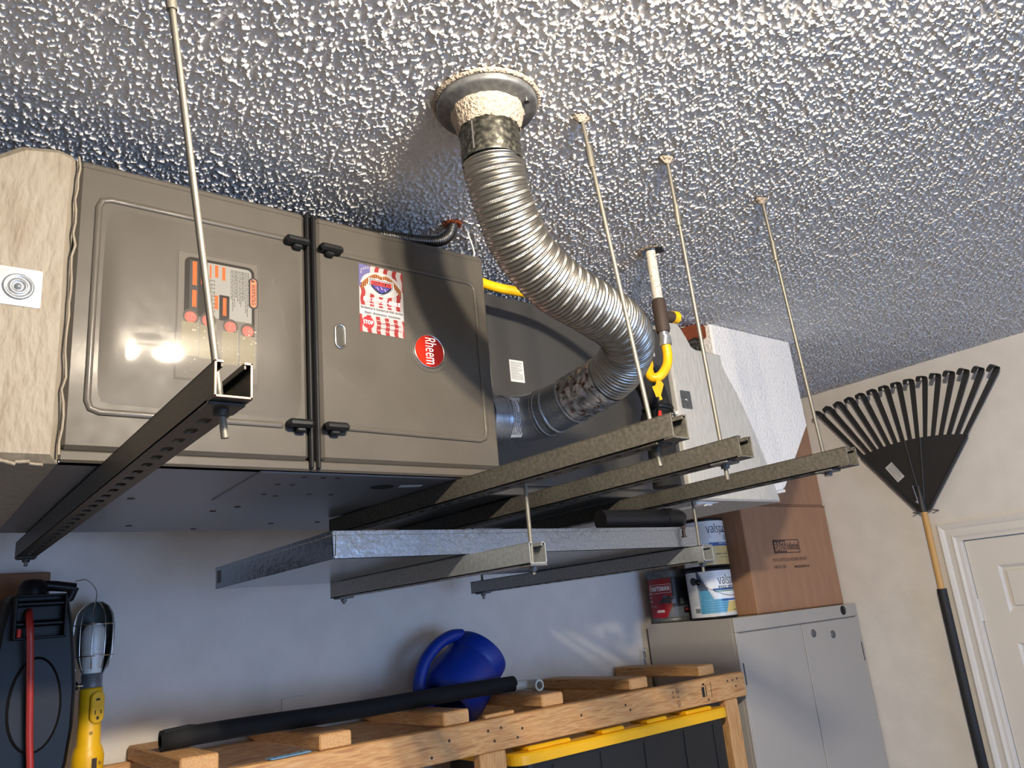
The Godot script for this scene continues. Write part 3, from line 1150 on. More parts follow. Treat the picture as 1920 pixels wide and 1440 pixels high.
func company_sticker(d: Node) -> void:
	var W := 420
	var H := 612
	var im := Image.create(W, H, false, Image.FORMAT_RGB8)
	var white := Color(0.60, 0.58, 0.57)
	var red := Color(0.50, 0.14, 0.14)
	var blue := Color(0.33, 0.32, 0.48)
	for y in H:
		for x in W:
			# wavy upright stripes of a hanging flag
			var wave := x + 16.0 * sin(y * 0.014 + 0.6) + 7.0 * sin(y * 0.045)
			var c := red if fposmod(wave, 84.0) < 38.0 else white
			if x < 105 and y < 205 - x * 0.3:
				c = blue
			im.set_pixel(x, y, c)
	for s in [[20, 40], [40, 28], [60, 18], [82, 12], [16, 66], [14, 150]]:
		im.fill_rect(Rect2i(s[0], s[1], 9, 20), white)
	# pale oval behind the crest
	for y in range(45, 272):
		var t := (y - 158.0) / 113.0
		var half := int(188.0 * sqrt(maxf(0.0, 1.0 - t * t)))
		im.fill_rect(Rect2i(210 - half, y, half * 2, 1), Color(0.64, 0.62, 0.61))
	# brown wings with separate feathers, and the bird's head
	for side in [-1, 1]:
		for dx in range(14, 192):
			var t := dx / 192.0
			var top := 116.0 - 52.0 * sin(PI * pow(t, 0.55)) + 62.0 * t * t
			var feather := fposmod(dx * 0.055, 1.0)
			var low := top + 26.0 + 60.0 * t * (1.0 - 0.55 * feather)
			im.fill_rect(Rect2i(210 + side * dx, int(top), 1, int(low - top)), Color(0.40, 0.21, 0.11) if feather < 0.7 else Color(0.66, 0.45, 0.22))
	for k in 24:
		im.fill_rect(Rect2i(200 - k / 3, 66 + k * 2, 18 + k / 2, 3), Color(0.40, 0.22, 0.13))
	disc(im, Vector2i(210, 66), 11, Color(0.86, 0.80, 0.68))
	im.fill_rect(Rect2i(206, 72, 8, 12), Color(0.85, 0.62, 0.18))
	# shield: white rim, black rim, red above, blue below
	for ring in [[0, Color(0.95, 0.95, 0.94)], [5, Color(0.06, 0.06, 0.08)], [13, Color(0.95, 0.95, 0.94)], [17, Color(0.10, 0.09, 0.14)]]:
		var e: int = ring[0]
		for y in range(112 + e, 262 - e):
			var t := (y - 112.0) / 150.0
			var half := 118.0 * (1.0 - maxf(0.0, (t - 0.42) / 0.58) ** 1.6 * 0.98) - e
			if half > 0:
				im.fill_rect(Rect2i(int(210 - half), y, int(half * 2), 1), ring[1])
	for y in range(172, 236):
		var t := (y - 172.0) / 64.0
		var half := 86.0 * (1.0 - t ** 1.5)
		im.fill_rect(Rect2i(int(210 - half), y, int(half * 2), 1), Color(0.16, 0.20, 0.46))
	for k in 7:
		for i in 26:
			im.fill_rect(Rect2i(150 + k * 18 + i / 2, 176 + (k % 3) * 6 + i, 4, 2), Color(0.86, 0.80, 0.84) if k % 2 else Color(0.60, 0.16, 0.22))
	# white bands of text
	im.fill_rect(Rect2i(0, 372, W, 84), Color(0.64, 0.63, 0.63))
	disc(im, Vector2i(78, 522), 54, Color(0.74, 0.13, 0.15))
	for k in 5:
		print_rows(im, Rect2i(160, 486 + k * 22, 240, 14), 1, white if k % 2 == 0 else Color(0.40, 0.16, 0.18), 70 + k)
	print_rows(im, Rect2i(78, 346, 260, 12), 1, Color(0.93, 0.90, 0.90), 90)
	var m := picture("flag_sticker_print", im, 0.35)
	var xf := facing(Vector3(0.780, 2.580, FZ), Vector3(1, -0.02, 0).normalized(), Vector3(0.02, 1, 0).normalized())
	var w := 0.105
	var h := 0.153
	var p := plate("service_sticker", xf, w, h, 0.0007, m, d, "flag-striped service sticker with a winged shield crest")
	var at := func(px: float, py: float) -> Transform3D: return facing(xf * Vector3((px / W - 0.5) * w, (0.5 - py / H) * h, 0.0008), xf.basis.x, xf.basis.y)
	var rl := mat("red_letters", Color(0.84, 0.22, 0.20), 0.4)
	lettering("MISSIRICAIR", at.call(210, 150), 0.0105, rl, p, 0.051, "Droid Sans", 0.0004, 0.0, true)
	lettering("(813) 952-8088", at.call(217, 315), 0.0094, M.red_print, p, 0.089, "Droid Sans", 0.0002, 0.0, true)
	lettering("(813) 952-8088", at.call(214, 312), 0.0092, M.white_print, p, 0.088, "Droid Sans", 0.0004, 0.0, true)
	lettering("Residential & Commercial HVAC Service", at.call(210, 393), 0.0054, M.ink, p, 0.099, "Droid Sans", 0.0004, 0.0, true)
	lettering("Repair - Maintenance - Installation", at.call(215, 434), 0.0052, M.ink, p, 0.084, "Droid Sans", 0.0004, 0.0, true)
	lettering("STOP", at.call(78, 522), 0.0085, M.white_print, p, 0.0225, "Droid Sans", 0.0004, 0.0, true)


func badge(d: Node) -> void:
	var c := Vector3(0.891, 2.482, FZ)
	var xf := Transform3D(Basis(Vector3.RIGHT, Vector3(0, 0, 1), Vector3(0, -1, 0)), c)
	var st := mb()
	lathe(st, [Vector2(0.0485, 0.0), Vector2(0.0475, 0.0016), Vector2(0.046, 0.0012), Vector2(0.041, -0.0006), Vector2(0.0385, 0.0004)], xf, 48)
	var ring := build(st, "badge_ring", M.furnace, d)
	st = mb()
	lathe(st, [Vector2(0.0385, 0.0), Vector2(0.0385, 0.0028), Vector2(0.037, 0.0036), Vector2(0.036, 0.003)], xf, 48)
	build(st, "chrome_rim", M.chrome, ring)
	# two reds, one on each side of the badge's middle line
	for s in [0, 1]:
		st = mb()
		lathe(st, [Vector2(0.0362, 0.0028), Vector2(0.02, 0.0034), Vector2(0.0001, 0.0036)], xf, 24, PI / 2 + PI * s, PI / 2 + PI * s + PI)
		var m := mat("badge_red_%d" % s, [Color(0.80, 0.16, 0.08), Color(0.55, 0.07, 0.06)][s], 0.18, 0.3)
		build(st, "badge_face", m, ring)
	lettering("Rheem", facing(c + Vector3(0.002, 0, 0.0036), Vector3(0, -1, 0), Vector3(1, 0, 0)), 0.026, M.white_print, ring, 0.060, "Droid Sans", 0.0006)


func make_coil_cabinet() -> void:
	var t := thing("coil_cabinet", "dark grey sheet-metal coil cabinet between the furnace and the white plenum", "air handler")
	var st := mb()
	span(st, Vector3(FX1 + 0.002, FY0, FZB), Vector3(1.932, 2.765, -1.586), 0.002)
	build(st, "casing_body", M.coil_paint, t)
	st = mb()
	span(st, Vector3(FX1 + 0.006, FY0 + 0.024, -1.588), Vector3(1.928, 2.76, -1.578), 0.003)
	build(st, "front_panel", M.coil_paint, t)
	st = mb()
	span(st, Vector3(FX1 + 0.006, FY0 + 0.001, -1.588), Vector3(1.928, FY0 + 0.020, -1.580), 0.002)
	build(st, "bottom_flange", M.coil_paint, t)
	var im := print_texture(96, 128, 20, Color(0.80, 0.80, 0.79), Color(0.30, 0.30, 0.30), 41)
	plate("data_label", facing(Vector3(1.302, 2.548, -1.578), Vector3.RIGHT, Vector3.UP), 0.048, 0.062, 0.0006, picture("coil_label_print", im), t, "white data label")
	im = print_texture(64, 80, 12, Color(0.80, 0.80, 0.79), Color(0.30, 0.30, 0.30), 42)
	plate("data_label", facing(Vector3(1.845, 2.70, -1.578), Vector3.RIGHT, Vector3.UP), 0.06, 0.07, 0.0006, picture("coil_label_print_2", im), t, "white data label")
	settle(t)


func make_plenums() -> void:
	# return side, left of the furnace
	var t := thing("return_plenum", "cream painted ductboard plenum with metal pin plate at the furnace end", "duct")
	var st := mb()
	prism(st, PackedVector2Array([Vector2(-0.75, 2.204), Vector2(0.1965, 2.204), Vector2(0.1975, 2.40), Vector2(0.195, 2.56), Vector2(0.197, 2.735), Vector2(0.186, 2.744), Vector2(0.165, 2.749), Vector2(0.112, 2.738), Vector2(0.082, 2.714), Vector2(0.05, 2.69), Vector2(-0.75, 2.67)]), Transform3D(), FZB, -1.358, 0.012)
	build(st, "painted_box", M.cream_paint, t)
	# torn foil tape down the joint with the furnace, and drips of paint along the bottom edge
	st = mb()
	var pts := []
	var g := RandomNumberGenerator.new()
	g.seed = 3
	for i in 26:
		pts.append(Vector3(0.196 + g.randf_range(-0.0025, 0.003), lerpf(2.215, 2.738, i / 25.0), -1.357 + g.randf_range(-0.001, 0.002)))
	tube(st, pts, 0.0022, 6)
	build(st, "foil_tape_edge", M.cream_paint, t)
	st = mb()
	for i in 40:
		var x := -0.5 + i * 0.0178
		if x > 0.175:
			break
		tube(st, [Vector3(x, 2.203 + g.randf_range(-0.004, 0.003), -1.362), Vector3(x + 0.018, 2.203 + g.randf_range(-0.004, 0.003), -1.361)], g.randf_range(0.0022, 0.004), 6)
	build(st, "paint_drips", M.cream_paint, t)
	pin_plate(t, Vector3(0.124, 2.482, -1.358), 0.064)
	settle(t)
	# supply side, right of the coil
	t = thing("supply_plenum", "white painted plenum with a rusty gap and textured panel up against the ceiling", "duct")
	st = mb()
	prism(st, PackedVector2Array([Vector2(1.936, 2.206), Vector2(1.936, 2.79), Vector2(1.951, 2.80), Vector2(1.984, 2.806), Vector2(2.012, 2.782), Vector2(2.034, 2.752), Vector2(2.052, 2.722), Vector2(2.075, 2.712), Vector2(2.13, 2.713), Vector2(2.205, 2.71), Vector2(2.207, 2.67), Vector2(2.235, 2.62), Vector2(2.271, 2.562), Vector2(2.315, 2.464), Vector2(2.349, 2.372), Vector2(2.375, 2.29), Vector2(2.40, 2.206)]), Transform3D(), -2.30, -1.566, 0.006)
	build(st, "painted_front", M.plenum_white, t)
	st = mb()
	prism(st, PackedVector2Array([Vector2(2.21, 2.838), Vector2(2.692, 2.838), Vector2(2.70, 2.50), Vector2(2.485, 2.262), Vector2(2.46, 2.250), Vector2(2.30, 2.222), Vector2(1.99, 2.196), Vector2(1.99, 2.55), Vector2(2.205, 2.60)]), Transform3D(), -2.45, -1.592, 0.006)
	build(st, "textured_panel", M.chase_white, t)
	st = mb()
	for i in 14:
		var x := 2.03 + i * 0.032
		var y := 2.197 + (x - 2.0) * 0.112
		tube(st, [Vector3(x, y + g.randf_range(-0.004, 0.002), -1.60), Vector3(x + 0.034, y + 0.004 + g.randf_range(-0.004, 0.002), -1.60)], g.randf_range(0.003, 0.007), 6)
	build(st, "torn_edge", M.chase_white, t)
	# rusty scrap in the gap under the ceiling
	st = mb()
	prism(st, PackedVector2Array([Vector2(2.03, 2.72), Vector2(2.04, 2.775), Vector2(2.075, 2.80), Vector2(2.12, 2.822), Vector2(2.17, 2.838), Vector2(2.225, 2.838), Vector2(2.215, 2.79), Vector2(2.15, 2.785), Vector2(2.10, 2.76), Vector2(2.06, 2.72)]), Transform3D(), -1.75, -1.615, 0.006)
	build(st, "rusty_scrap", M.rust, t)
	st = mb()
	prism(st, PackedVector2Array([Vector2(2.06, 2.70), Vector2(2.07, 2.75), Vector2(2.14, 2.79), Vector2(2.22, 2.80), Vector2(2.225, 2.69)]), Transform3D(), -1.80, -1.63, 0.004)
	build(st, "dusty_liner", M.stained_galvanized, t)
	st = mb()
	prism(st, rrect(0.050, 0.060, 0.004, Vector2.ZERO, 2), facing(Vector3(1.98, 2.528, -1.5665), Vector3.RIGHT, Vector3.UP), 0.0, 0.0015)
	var pp := build(st, "pin_plate", M.galvanized_dull, t)
	st = mb()
	lathe(st, [Vector2(0.006, 0.0), Vector2(0.005, 0.003), Vector2(0.0001, 0.004)], Transform3D(Basis(Vector3.RIGHT, Vector3(0, 0, 1), Vector3.UP), Vector3(1.98, 2.528, -1.565)), 12)
	build(st, "pin_head", M.chrome, pp)
	settle(t)


func pin_plate(t: Node, c: Vector3, s: float) -> void:
	var st := mb()
	prism(st, rrect(s, s, 0.003, Vector2.ZERO, 2), facing(c, Vector3.RIGHT, Vector3.UP), 0.0, 0.0012)
	var p := build(st, "pin_plate", M.galvanized, t)
	st = mb()
	lathe(st, [Vector2(0.0225, 0.0), Vector2(0.0205, 0.0028), Vector2(0.0185, 0.003), Vector2(0.0165, 0.0014), Vector2(0.0135, 0.0012), Vector2(0.012, 0.003), Vector2(0.010, 0.0032), Vector2(0.0085, 0.0012), Vector2(0.0045, 0.001), Vector2(0.004, 0.004), Vector2(0.0001, 0.0046)], Transform3D(Basis(Vector3.RIGHT, Vector3(0, 0, 1), Vector3.UP), c + Vector3(0, 0, 0.001)), 28)
	build(st, "pressed_rings", M.galvanized, p)


# ---------------------------------------------------------------- flue
func make_flue() -> void:
	var t := thing("flue_vent", "flexible aluminium flue duct curving from furnace side to ceiling flange", "vent pipe")
	var ctl := [Vector3(1.060, 2.371, -1.466), Vector3(1.10, 2.371, -1.464), Vector3(1.155, 2.370, -1.455), Vector3(1.198, 2.370, -1.422), Vector3(1.222, 2.376, -1.355), Vector3(1.236, 2.393, -1.26), Vector3(1.243, 2.412, -1.17), Vector3(1.222, 2.446, -1.098), Vector3(1.155, 2.468, -1.052), Vector3(1.06, 2.489, -1.035), Vector3(0.962, 2.523, -1.033), Vector3(0.885, 2.575, -1.022), Vector3(0.835, 2.638, -1.002), Vector3(0.810, 2.695, -0.99), Vector3(0.804, 2.735, -0.986)]
	var path := smooth_path(ctl, 40)
	var i0 := 146
	var i1 := 186
	var i2 := 230
	# collar out of the furnace and the adapter with its printed band
	var st := mb()
	tube(st, [Vector3(1.0625, 2.371, -1.466), Vector3(1.072, 2.371, -1.466), Vector3(1.096, 2.371, -1.464)], [0.053, 0.0525, 0.0525], 40, false)
	build(st, "furnace_collar", M.galvanized, t)
	st = mb()
	tube(st, path.slice(34, i0 + 1), 0.0565, 40, false)
	for s in [[64, 0.0585], [96, 0.0582], [106, 0.0572], [i0, 0.0590], [i0 - 6, 0.0578]]:
		tube(st, [path[s[0] - 1], path[s[0]], path[s[0] + 1]], [0.056, s[1], 0.056], 40, false)
	var ad := build(st, "adapter", M.galvanized, t)
	# rivet and printed band
	st = mb()
	var rv: Vector3 = path[124] + Vector3(-0.25, 0.05, 0.966).normalized() * 0.056
	lathe(st, [Vector2(0.009, 0.0), Vector2(0.008, 0.003), Vector2(0.005, 0.005), Vector2(0.0001, 0.006)], Transform3D(frame_yup(Vector3(-0.25, 0.05, 0.966)), rv), 16)
	build(st, "rivet", M.chrome, ad)
	var band := []
	var fr := transport([path[74], path[90]])
	for i in 2:
		var ring := PackedVector3Array()
		for k in 13:
			var a := deg_to_rad(30.0 + 9.0 * k)
			ring.append(path[[72, 92][i]] + (Vector3(-0.17, 0, 0.985) * sin(a) + Vector3(0, -1, 0) * cos(a)) * 0.0590)
		band.append(ring)
	st = mb()
	st.set_smooth_group(0)
	for k in 12:
		var a := [band[0][k], band[1][k], band[1][k + 1], band[0][k], band[1][k + 1], band[0][k + 1]]
		var uv := [Vector2(k / 12.0, 0), Vector2(k / 12.0, 1), Vector2((k + 1) / 12.0, 1), Vector2(k / 12.0, 0), Vector2((k + 1) / 12.0, 1), Vector2((k + 1) / 12.0, 0)]
		for j in 6:
			st.set_uv(uv[j])
			st.add_vertex(a[j])
	build(st, "printed_band", picture("pipe_band_print", print_texture(256, 48, 5, Color(0.82, 0.82, 0.82), Color(0.25, 0.25, 0.27), 43)), ad)
	# adjustable elbow: gores with rolled beads
	st = mb()
	tube(st, path.slice(i0, i1 + 1), 0.0560, 40, false)
	for s in [i0 + 12, i0 + 37]:
		tube(st, [path[s - 2], path[s - 1], path[s], path[s + 1], path[s + 2]], [0.0555, 0.0585, 0.0592, 0.0585, 0.0555], 40, false)
	build(st, "elbow", M.galvanized, t)
	# crumpled foil tape
	st = mb()
	var foil := resample(path.slice(i1 - 4, i2 + 1), 0.005)
	var rr := []
	var g := RandomNumberGenerator.new()
	g.seed = 9
	for i in foil.size():
		rr.append(0.0572 + g.randf_range(-0.0007, 0.0012))
	tube(st, foil, rr, 40, false)
	build(st, "foil_wrap", M.foil, t)
	# corrugated flexible duct
	var step := 0.00125
	var flex := resample(path.slice(i2 - 2), step)
	rr = []
	var vs := []
	for i in flex.size():
		var s := i * step
		var w := 0.5 + 0.5 * cos(TAU * s / 0.0078)
		rr.append(0.0535 + 0.0036 * w * w + 0.0006 * sin(s * 37.0))
		vs.append(s / (0.0078 * 3.0))
	st = mb()
	tube(st, flex, rr, 56, false, Vector3.ONE, true, 120.0, vs)
	build(st, "flexible_duct", M.flex_aluminium, t)
	# stained pipe, mastic and the flange against the ceiling
	var up := Transform3D(Basis(), Vector3(0.803, 0, -0.985))
	st = mb()
	lathe(st, [Vector2(0.0545, 2.705), Vector2(0.0555, 2.712), Vector2(0.0555, 2.80)], up, 48)
	var sp := build(st, "ceiling_pipe", M.stained_galvanized, t)
	st = mb()
	box(st, Vector3(0.803 - 0.0530, 2.748, -0.985 + 0.0185), Vector3(0.0022, 0.075, 0.004), 0.0005)
	build(st, "seam", M.chrome, sp)
	st = mb()
	var prof := [Vector2(0.0562, 2.770), Vector2(0.0585, 2.7725), Vector2(0.061, 2.785), Vector2(0.0645, 2.798), Vector2(0.068, 2.806), Vector2(0.069, 2.812)]
	var rings := []
	for p in prof:
		var ring := PackedVector3Array()
		for k in 48:
			var a := TAU * k / 48
			var j := g.randf_range(-0.0012, 0.0016)
			ring.append(up * Vector3((p.x + j) * cos(a), p.y + g.randf_range(-0.002, 0.002), -(p.x + j) * sin(a)))
		rings.append(ring)
	st.set_smooth_group(0)
	ring_strip(st, rings, true)
	build(st, "mastic_collar", M.mastic, t)
	st = mb()
	lathe(st, [Vector2(0.060, 2.808), Vector2(0.070, 2.811), Vector2(0.084, 2.816), Vector2(0.0905, 2.8165), Vector2(0.0935, 2.819), Vector2(0.0945, 2.824), Vector2(0.0945, 2.838)], up, 64)
	var fl := build(st, "flange", M.galvanized_dull, t)
	st = mb()
	var d := Vector3(0.40, 0, 0.75).normalized()
	var sc := Vector3(0.803, 2.816, -0.985) + d * 0.079
	rod(st, sc, sc + Vector3(0, -0.008, 0), 0.0035, 10)
	rod(st, sc + Vector3(0, -0.006, 0), sc + Vector3(0, -0.009, 0), 0.0055, 6)
	build(st, "screw", M.chrome, fl)
	st = mb()
	tube(st, circle(Vector3(0.803, 2.834, -0.985), 0.0965, 40), 0.0055, 8, false)
	build(st, "paint_bead", M.mastic, t)
	settle(t)


func frame_yup(n: Vector3) -> Basis:
	# a basis whose y points along n
	var b := frame_of(n)
	return Basis(b.x, b.z, -b.y)


func circle(c: Vector3, r: float, n: int) -> Array:
	var out := []
	for k in n + 1:
		var a := TAU * k / n
		out.append(c + Vector3(cos(a) * r, 0, sin(a) * r))
	return out


# ---------------------------------------------------------------- strut channels and hanger rods
func strut(label: String, group: String, front: Vector3, back: Vector3, m: Material, edge: Material) -> Node3D:
	# front and back: middle of the open top at both ends
	var t := thing("strut_channel", label, "metal channel", group)
	var w := 0.0413
	var h := 0.0413
	var th := 0.0026
	var L := front.distance_to(back)
	var z := (front - back).normalized()
	var x := Vector3.UP.cross(z).normalized()
	var xf := Transform3D(Basis(x, z.cross(x), z), front)
	var st := mb()
	var B := func(s2: SurfaceTool, a: Vector3, b: Vector3, bev: float) -> void: box(s2, xf * ((a + b) / 2), (b - a).abs(), bev, xf.basis)
	for s in [-1.0, 1.0]:
		B.call(st, Vector3(s * w / 2, -h + th, -L), Vector3(s * (w / 2 - th), 0, 0), 0.0006)
		B.call(st, Vector3(s * w / 2, -th, -L), Vector3(s * (w / 2 - 0.0095), 0, 0), 0.0006)
		B.call(st, Vector3(s * (w / 2 - 0.0095 + th), -0.0075, -L), Vector3(s * (w / 2 - 0.0095), -th * 0.5, 0), 0.0004)
	var body := build(st, "channel_walls", m, t)
	# web with a row of long slots
	st = mb()
	var pitch := 0.0508
	var n := int(L / pitch)
	var rest := (L - n * pitch) / 2
	for e in [0.0, -L + rest]:
		B.call(st, Vector3(-w / 2, -h, e - rest), Vector3(w / 2, -h + th, e), 0.0)
	var angs := []
	for k in 20:
		angs.append(TAU * k / 20)
	var ca := atan2(pitch / 2, w / 2)
	angs.append_array([ca, PI - ca, PI + ca, TAU - ca])
	angs.sort()
	for i in n:
		var c := Vector3(0, 0, -rest - pitch * (i + 0.5))
		var outer := []
		var hole := []
		for a in angs:
			var d := Vector2(cos(a), sin(a))
			var k := minf((w / 2) / maxf(absf(d.x), 1e-6), (pitch / 2) / maxf(absf(d.y), 1e-6))
			outer.append(d * k)
			var hd := Vector2(d.x * 0.0071, d.y * 0.0071 + signf(d.y) * 0.0062 * minf(1.0, absf(d.y) * 4.0))
			hole.append(hd)
		for k in angs.size():
			var k2 := (k + 1) % angs.size()
			var V := func(p: Vector2, y: float) -> Vector3: return xf * (c + Vector3(p.x, y, p.y))
			var mid: Vector3 = V.call((outer[k] + hole[k]) / 2, -h + th / 2)
			for y in [-h, -h + th]:
				q4(st, V.call(outer[k], y), V.call(outer[k2], y), V.call(hole[k2], y), V.call(hole[k], y), mid)
			q4(st, V.call(hole[k], -h), V.call(hole[k2], -h), V.call(hole[k2], -h + th), V.call(hole[k], -h + th), mid)
	build(st, "slotted_web", m, t)
	# the sawn end, bare metal
	st = mb()
	for s in [-1.0, 1.0]:
		B.call(st, Vector3(s * w / 2, -h, -0.001), Vector3(s * (w / 2 - th), 0, 0.0012), 0.0004)
		B.call(st, Vector3(s * w / 2, -th, -0.001), Vector3(s * (w / 2 - 0.0095), 0, 0.0012), 0.0004)
	B.call(st, Vector3(-w / 2, -h, -0.001), Vector3(w / 2, -h + th, 0.0012), 0.0004)
	build(st, "sawn_end", edge, t)
	settle(t)
	return t


func hanger(label: String, group: String, top: Vector3, bottom: Vector3, web_y: float, coupling := 0.0, stub := 0.03, dark := false) -> void:
	# a threaded rod with washer and nut under a channel's web
	var t := thing("hanger_rod", label, "threaded rod", group)
	var d := (bottom - top).normalized()
	var foot := bottom + d * ((web_y - bottom.y) / d.y)
	var low := foot + d * stub
	var st := mb()
	# fine threads as real rings
	var L := top.distance_to(low)
	rod(st, top, low, 0.0042, 10)
	build(st, "rod", M.zinc_rod, t)
	if coupling > 0.0:
		st = mb()
		var c := top + d * ((coupling - top.y) / d.y)
		rod(st, c - d * 0.025, c + d * 0.025, 0.0068, 6)
		build(st, "coupling_nut", M.zinc_rod, t)
	if group == "upper hanger rods":
		st = mb()
		lathe(st, [Vector2(0.005, -0.016), Vector2(0.009, -0.010), Vector2(0.013, -0.007), Vector2(0.017, 0.0)], Transform3D(Basis(Vector3.UP, top.x * 9.0).scaled(Vector3(1.3, 1, 0.9)), top), 9, 0.0, TAU, false)
		build(st, "paint_blob", M.mastic, t)
	st = mb()
	box(st, foot + Vector3(0, -0.0022, 0), Vector3(0.0405, 0.004, 0.0405), 0.001)
	build(st, "square_washer", M.dark_strut if dark else M.galvanized_dull, t)
	st = mb()
	rod(st, foot + Vector3(0, -0.004, 0), foot + Vector3(0, -0.012, 0), 0.0085, 6)
	build(st, "nut", M.dark_strut if dark else M.galvanized_dull, t)
	settle(t)


func make_struts() -> void:
	var gs := "upper strut channels carrying the furnace"
	var gl := "lower strut channels carrying the drain pan"
	var gr := "upper hanger rods"
	var top := 2.206
	strut("dark slotted strut channel crossing under the furnace beside the cream plenum", gs, Vector3(0.278, top, -0.815), Vector3(0.278, top, -2.335), M.dark_strut, M.cut_edge)
	strut("dusty slotted strut channel under the furnace end beside the flue elbow", gs, Vector3(0.999, top, -0.812), Vector3(0.946, top, -1.965), M.dusty_strut, M.dusty_strut)
	strut("dusty strut channel under the middle of the dark coil cabinet", gs, Vector3(1.284, top, -0.893), Vector3(1.268, top, -2.38), M.dusty_strut, M.dusty_strut)
	strut("dusty strut channel below the white plenum, reaching towards the rake", gs, Vector3(1.668, top, -0.892), Vector3(1.672, top, -2.41), M.dusty_strut, M.dusty_strut)
	strut("short galvanized strut channel under the middle of the shiny drain pan", gl, Vector3(0.985, 2.0475, -1.185), Vector3(0.985, 2.0475, -2.05), M.galvanized_new, M.galvanized_new)
	strut("galvanized strut channel under the drain pan end near the paint cans", gl, Vector3(1.69, 2.0475, -1.345), Vector3(1.69, 2.0475, -2.40), M.galvanized_new, M.galvanized_new)
	var wy := top - 0.0413
	hanger("long leaning hanger rod crossing in front of the warning label", gr, Vector3(0.189, CEIL, -0.852), Vector3(0.271, top, -0.85), wy, 2.690, 0.036, true)
	hanger("hanger rod crossing the bend of the flue duct", gr, Vector3(0.991, CEIL, -0.928), Vector3(0.995, top, -0.868), wy, 2.742, 0.036, true)
	hanger("hanger rod in front of the white gas pipe and plenum", gr, Vector3(1.258, CEIL, -0.944), Vector3(1.280, top, -0.945), wy, 2.70, 0.034)
	hanger("hanger rod in front of the textured panel corner", gr, Vector3(1.612, CEIL, -0.950), Vector3(1.663, top, -0.955), wy, 2.70, 0.012)
	var gb := "hanger rods behind the furnace"
	hanger("hanger rod behind the furnace at the dark channel's far end", gb, Vector3(0.278, CEIL, -2.30), Vector3(0.278, top, -2.30), wy, 0.0, 0.022, true)
	hanger("hanger rod behind the coil cabinet at the dusty channel's far end", gb, Vector3(1.269, CEIL, -2.34), Vector3(1.269, top, -2.34), wy)
	hanger("hanger rod behind the white plenum at the dusty channel's far end", gb, Vector3(1.672, CEIL, -2.365), Vector3(1.672, top, -2.365), wy)
	var g2 := "short hanger rods of the drain pan"
	var w2 := 2.0475 - 0.0413
	hanger("short rod holding the near end of the drain pan's middle channel", g2, Vector3(0.985, wy - 0.001, -1.203), Vector3(0.985, 2.02, -1.203), w2, 0.0, 0.018)
	hanger("short rod holding the near end of the channel by the paint cans", g2, Vector3(1.688, wy - 0.001, -1.367), Vector3(1.688, 2.02, -1.367), w2, 0.0, 0.026)
	hanger("short rod at the far end of the drain pan's middle channel", g2, Vector3(0.985, wy + 0.1, -2.012), Vector3(0.985, 2.02, -2.012), w2, 0.0, 0.018)
	hanger("short rod at the far end of the channel by the paint cans", g2, Vector3(1.69, wy - 0.001, -2.355), Vector3(1.69, 2.02, -2.355), w2, 0.0, 0.022)


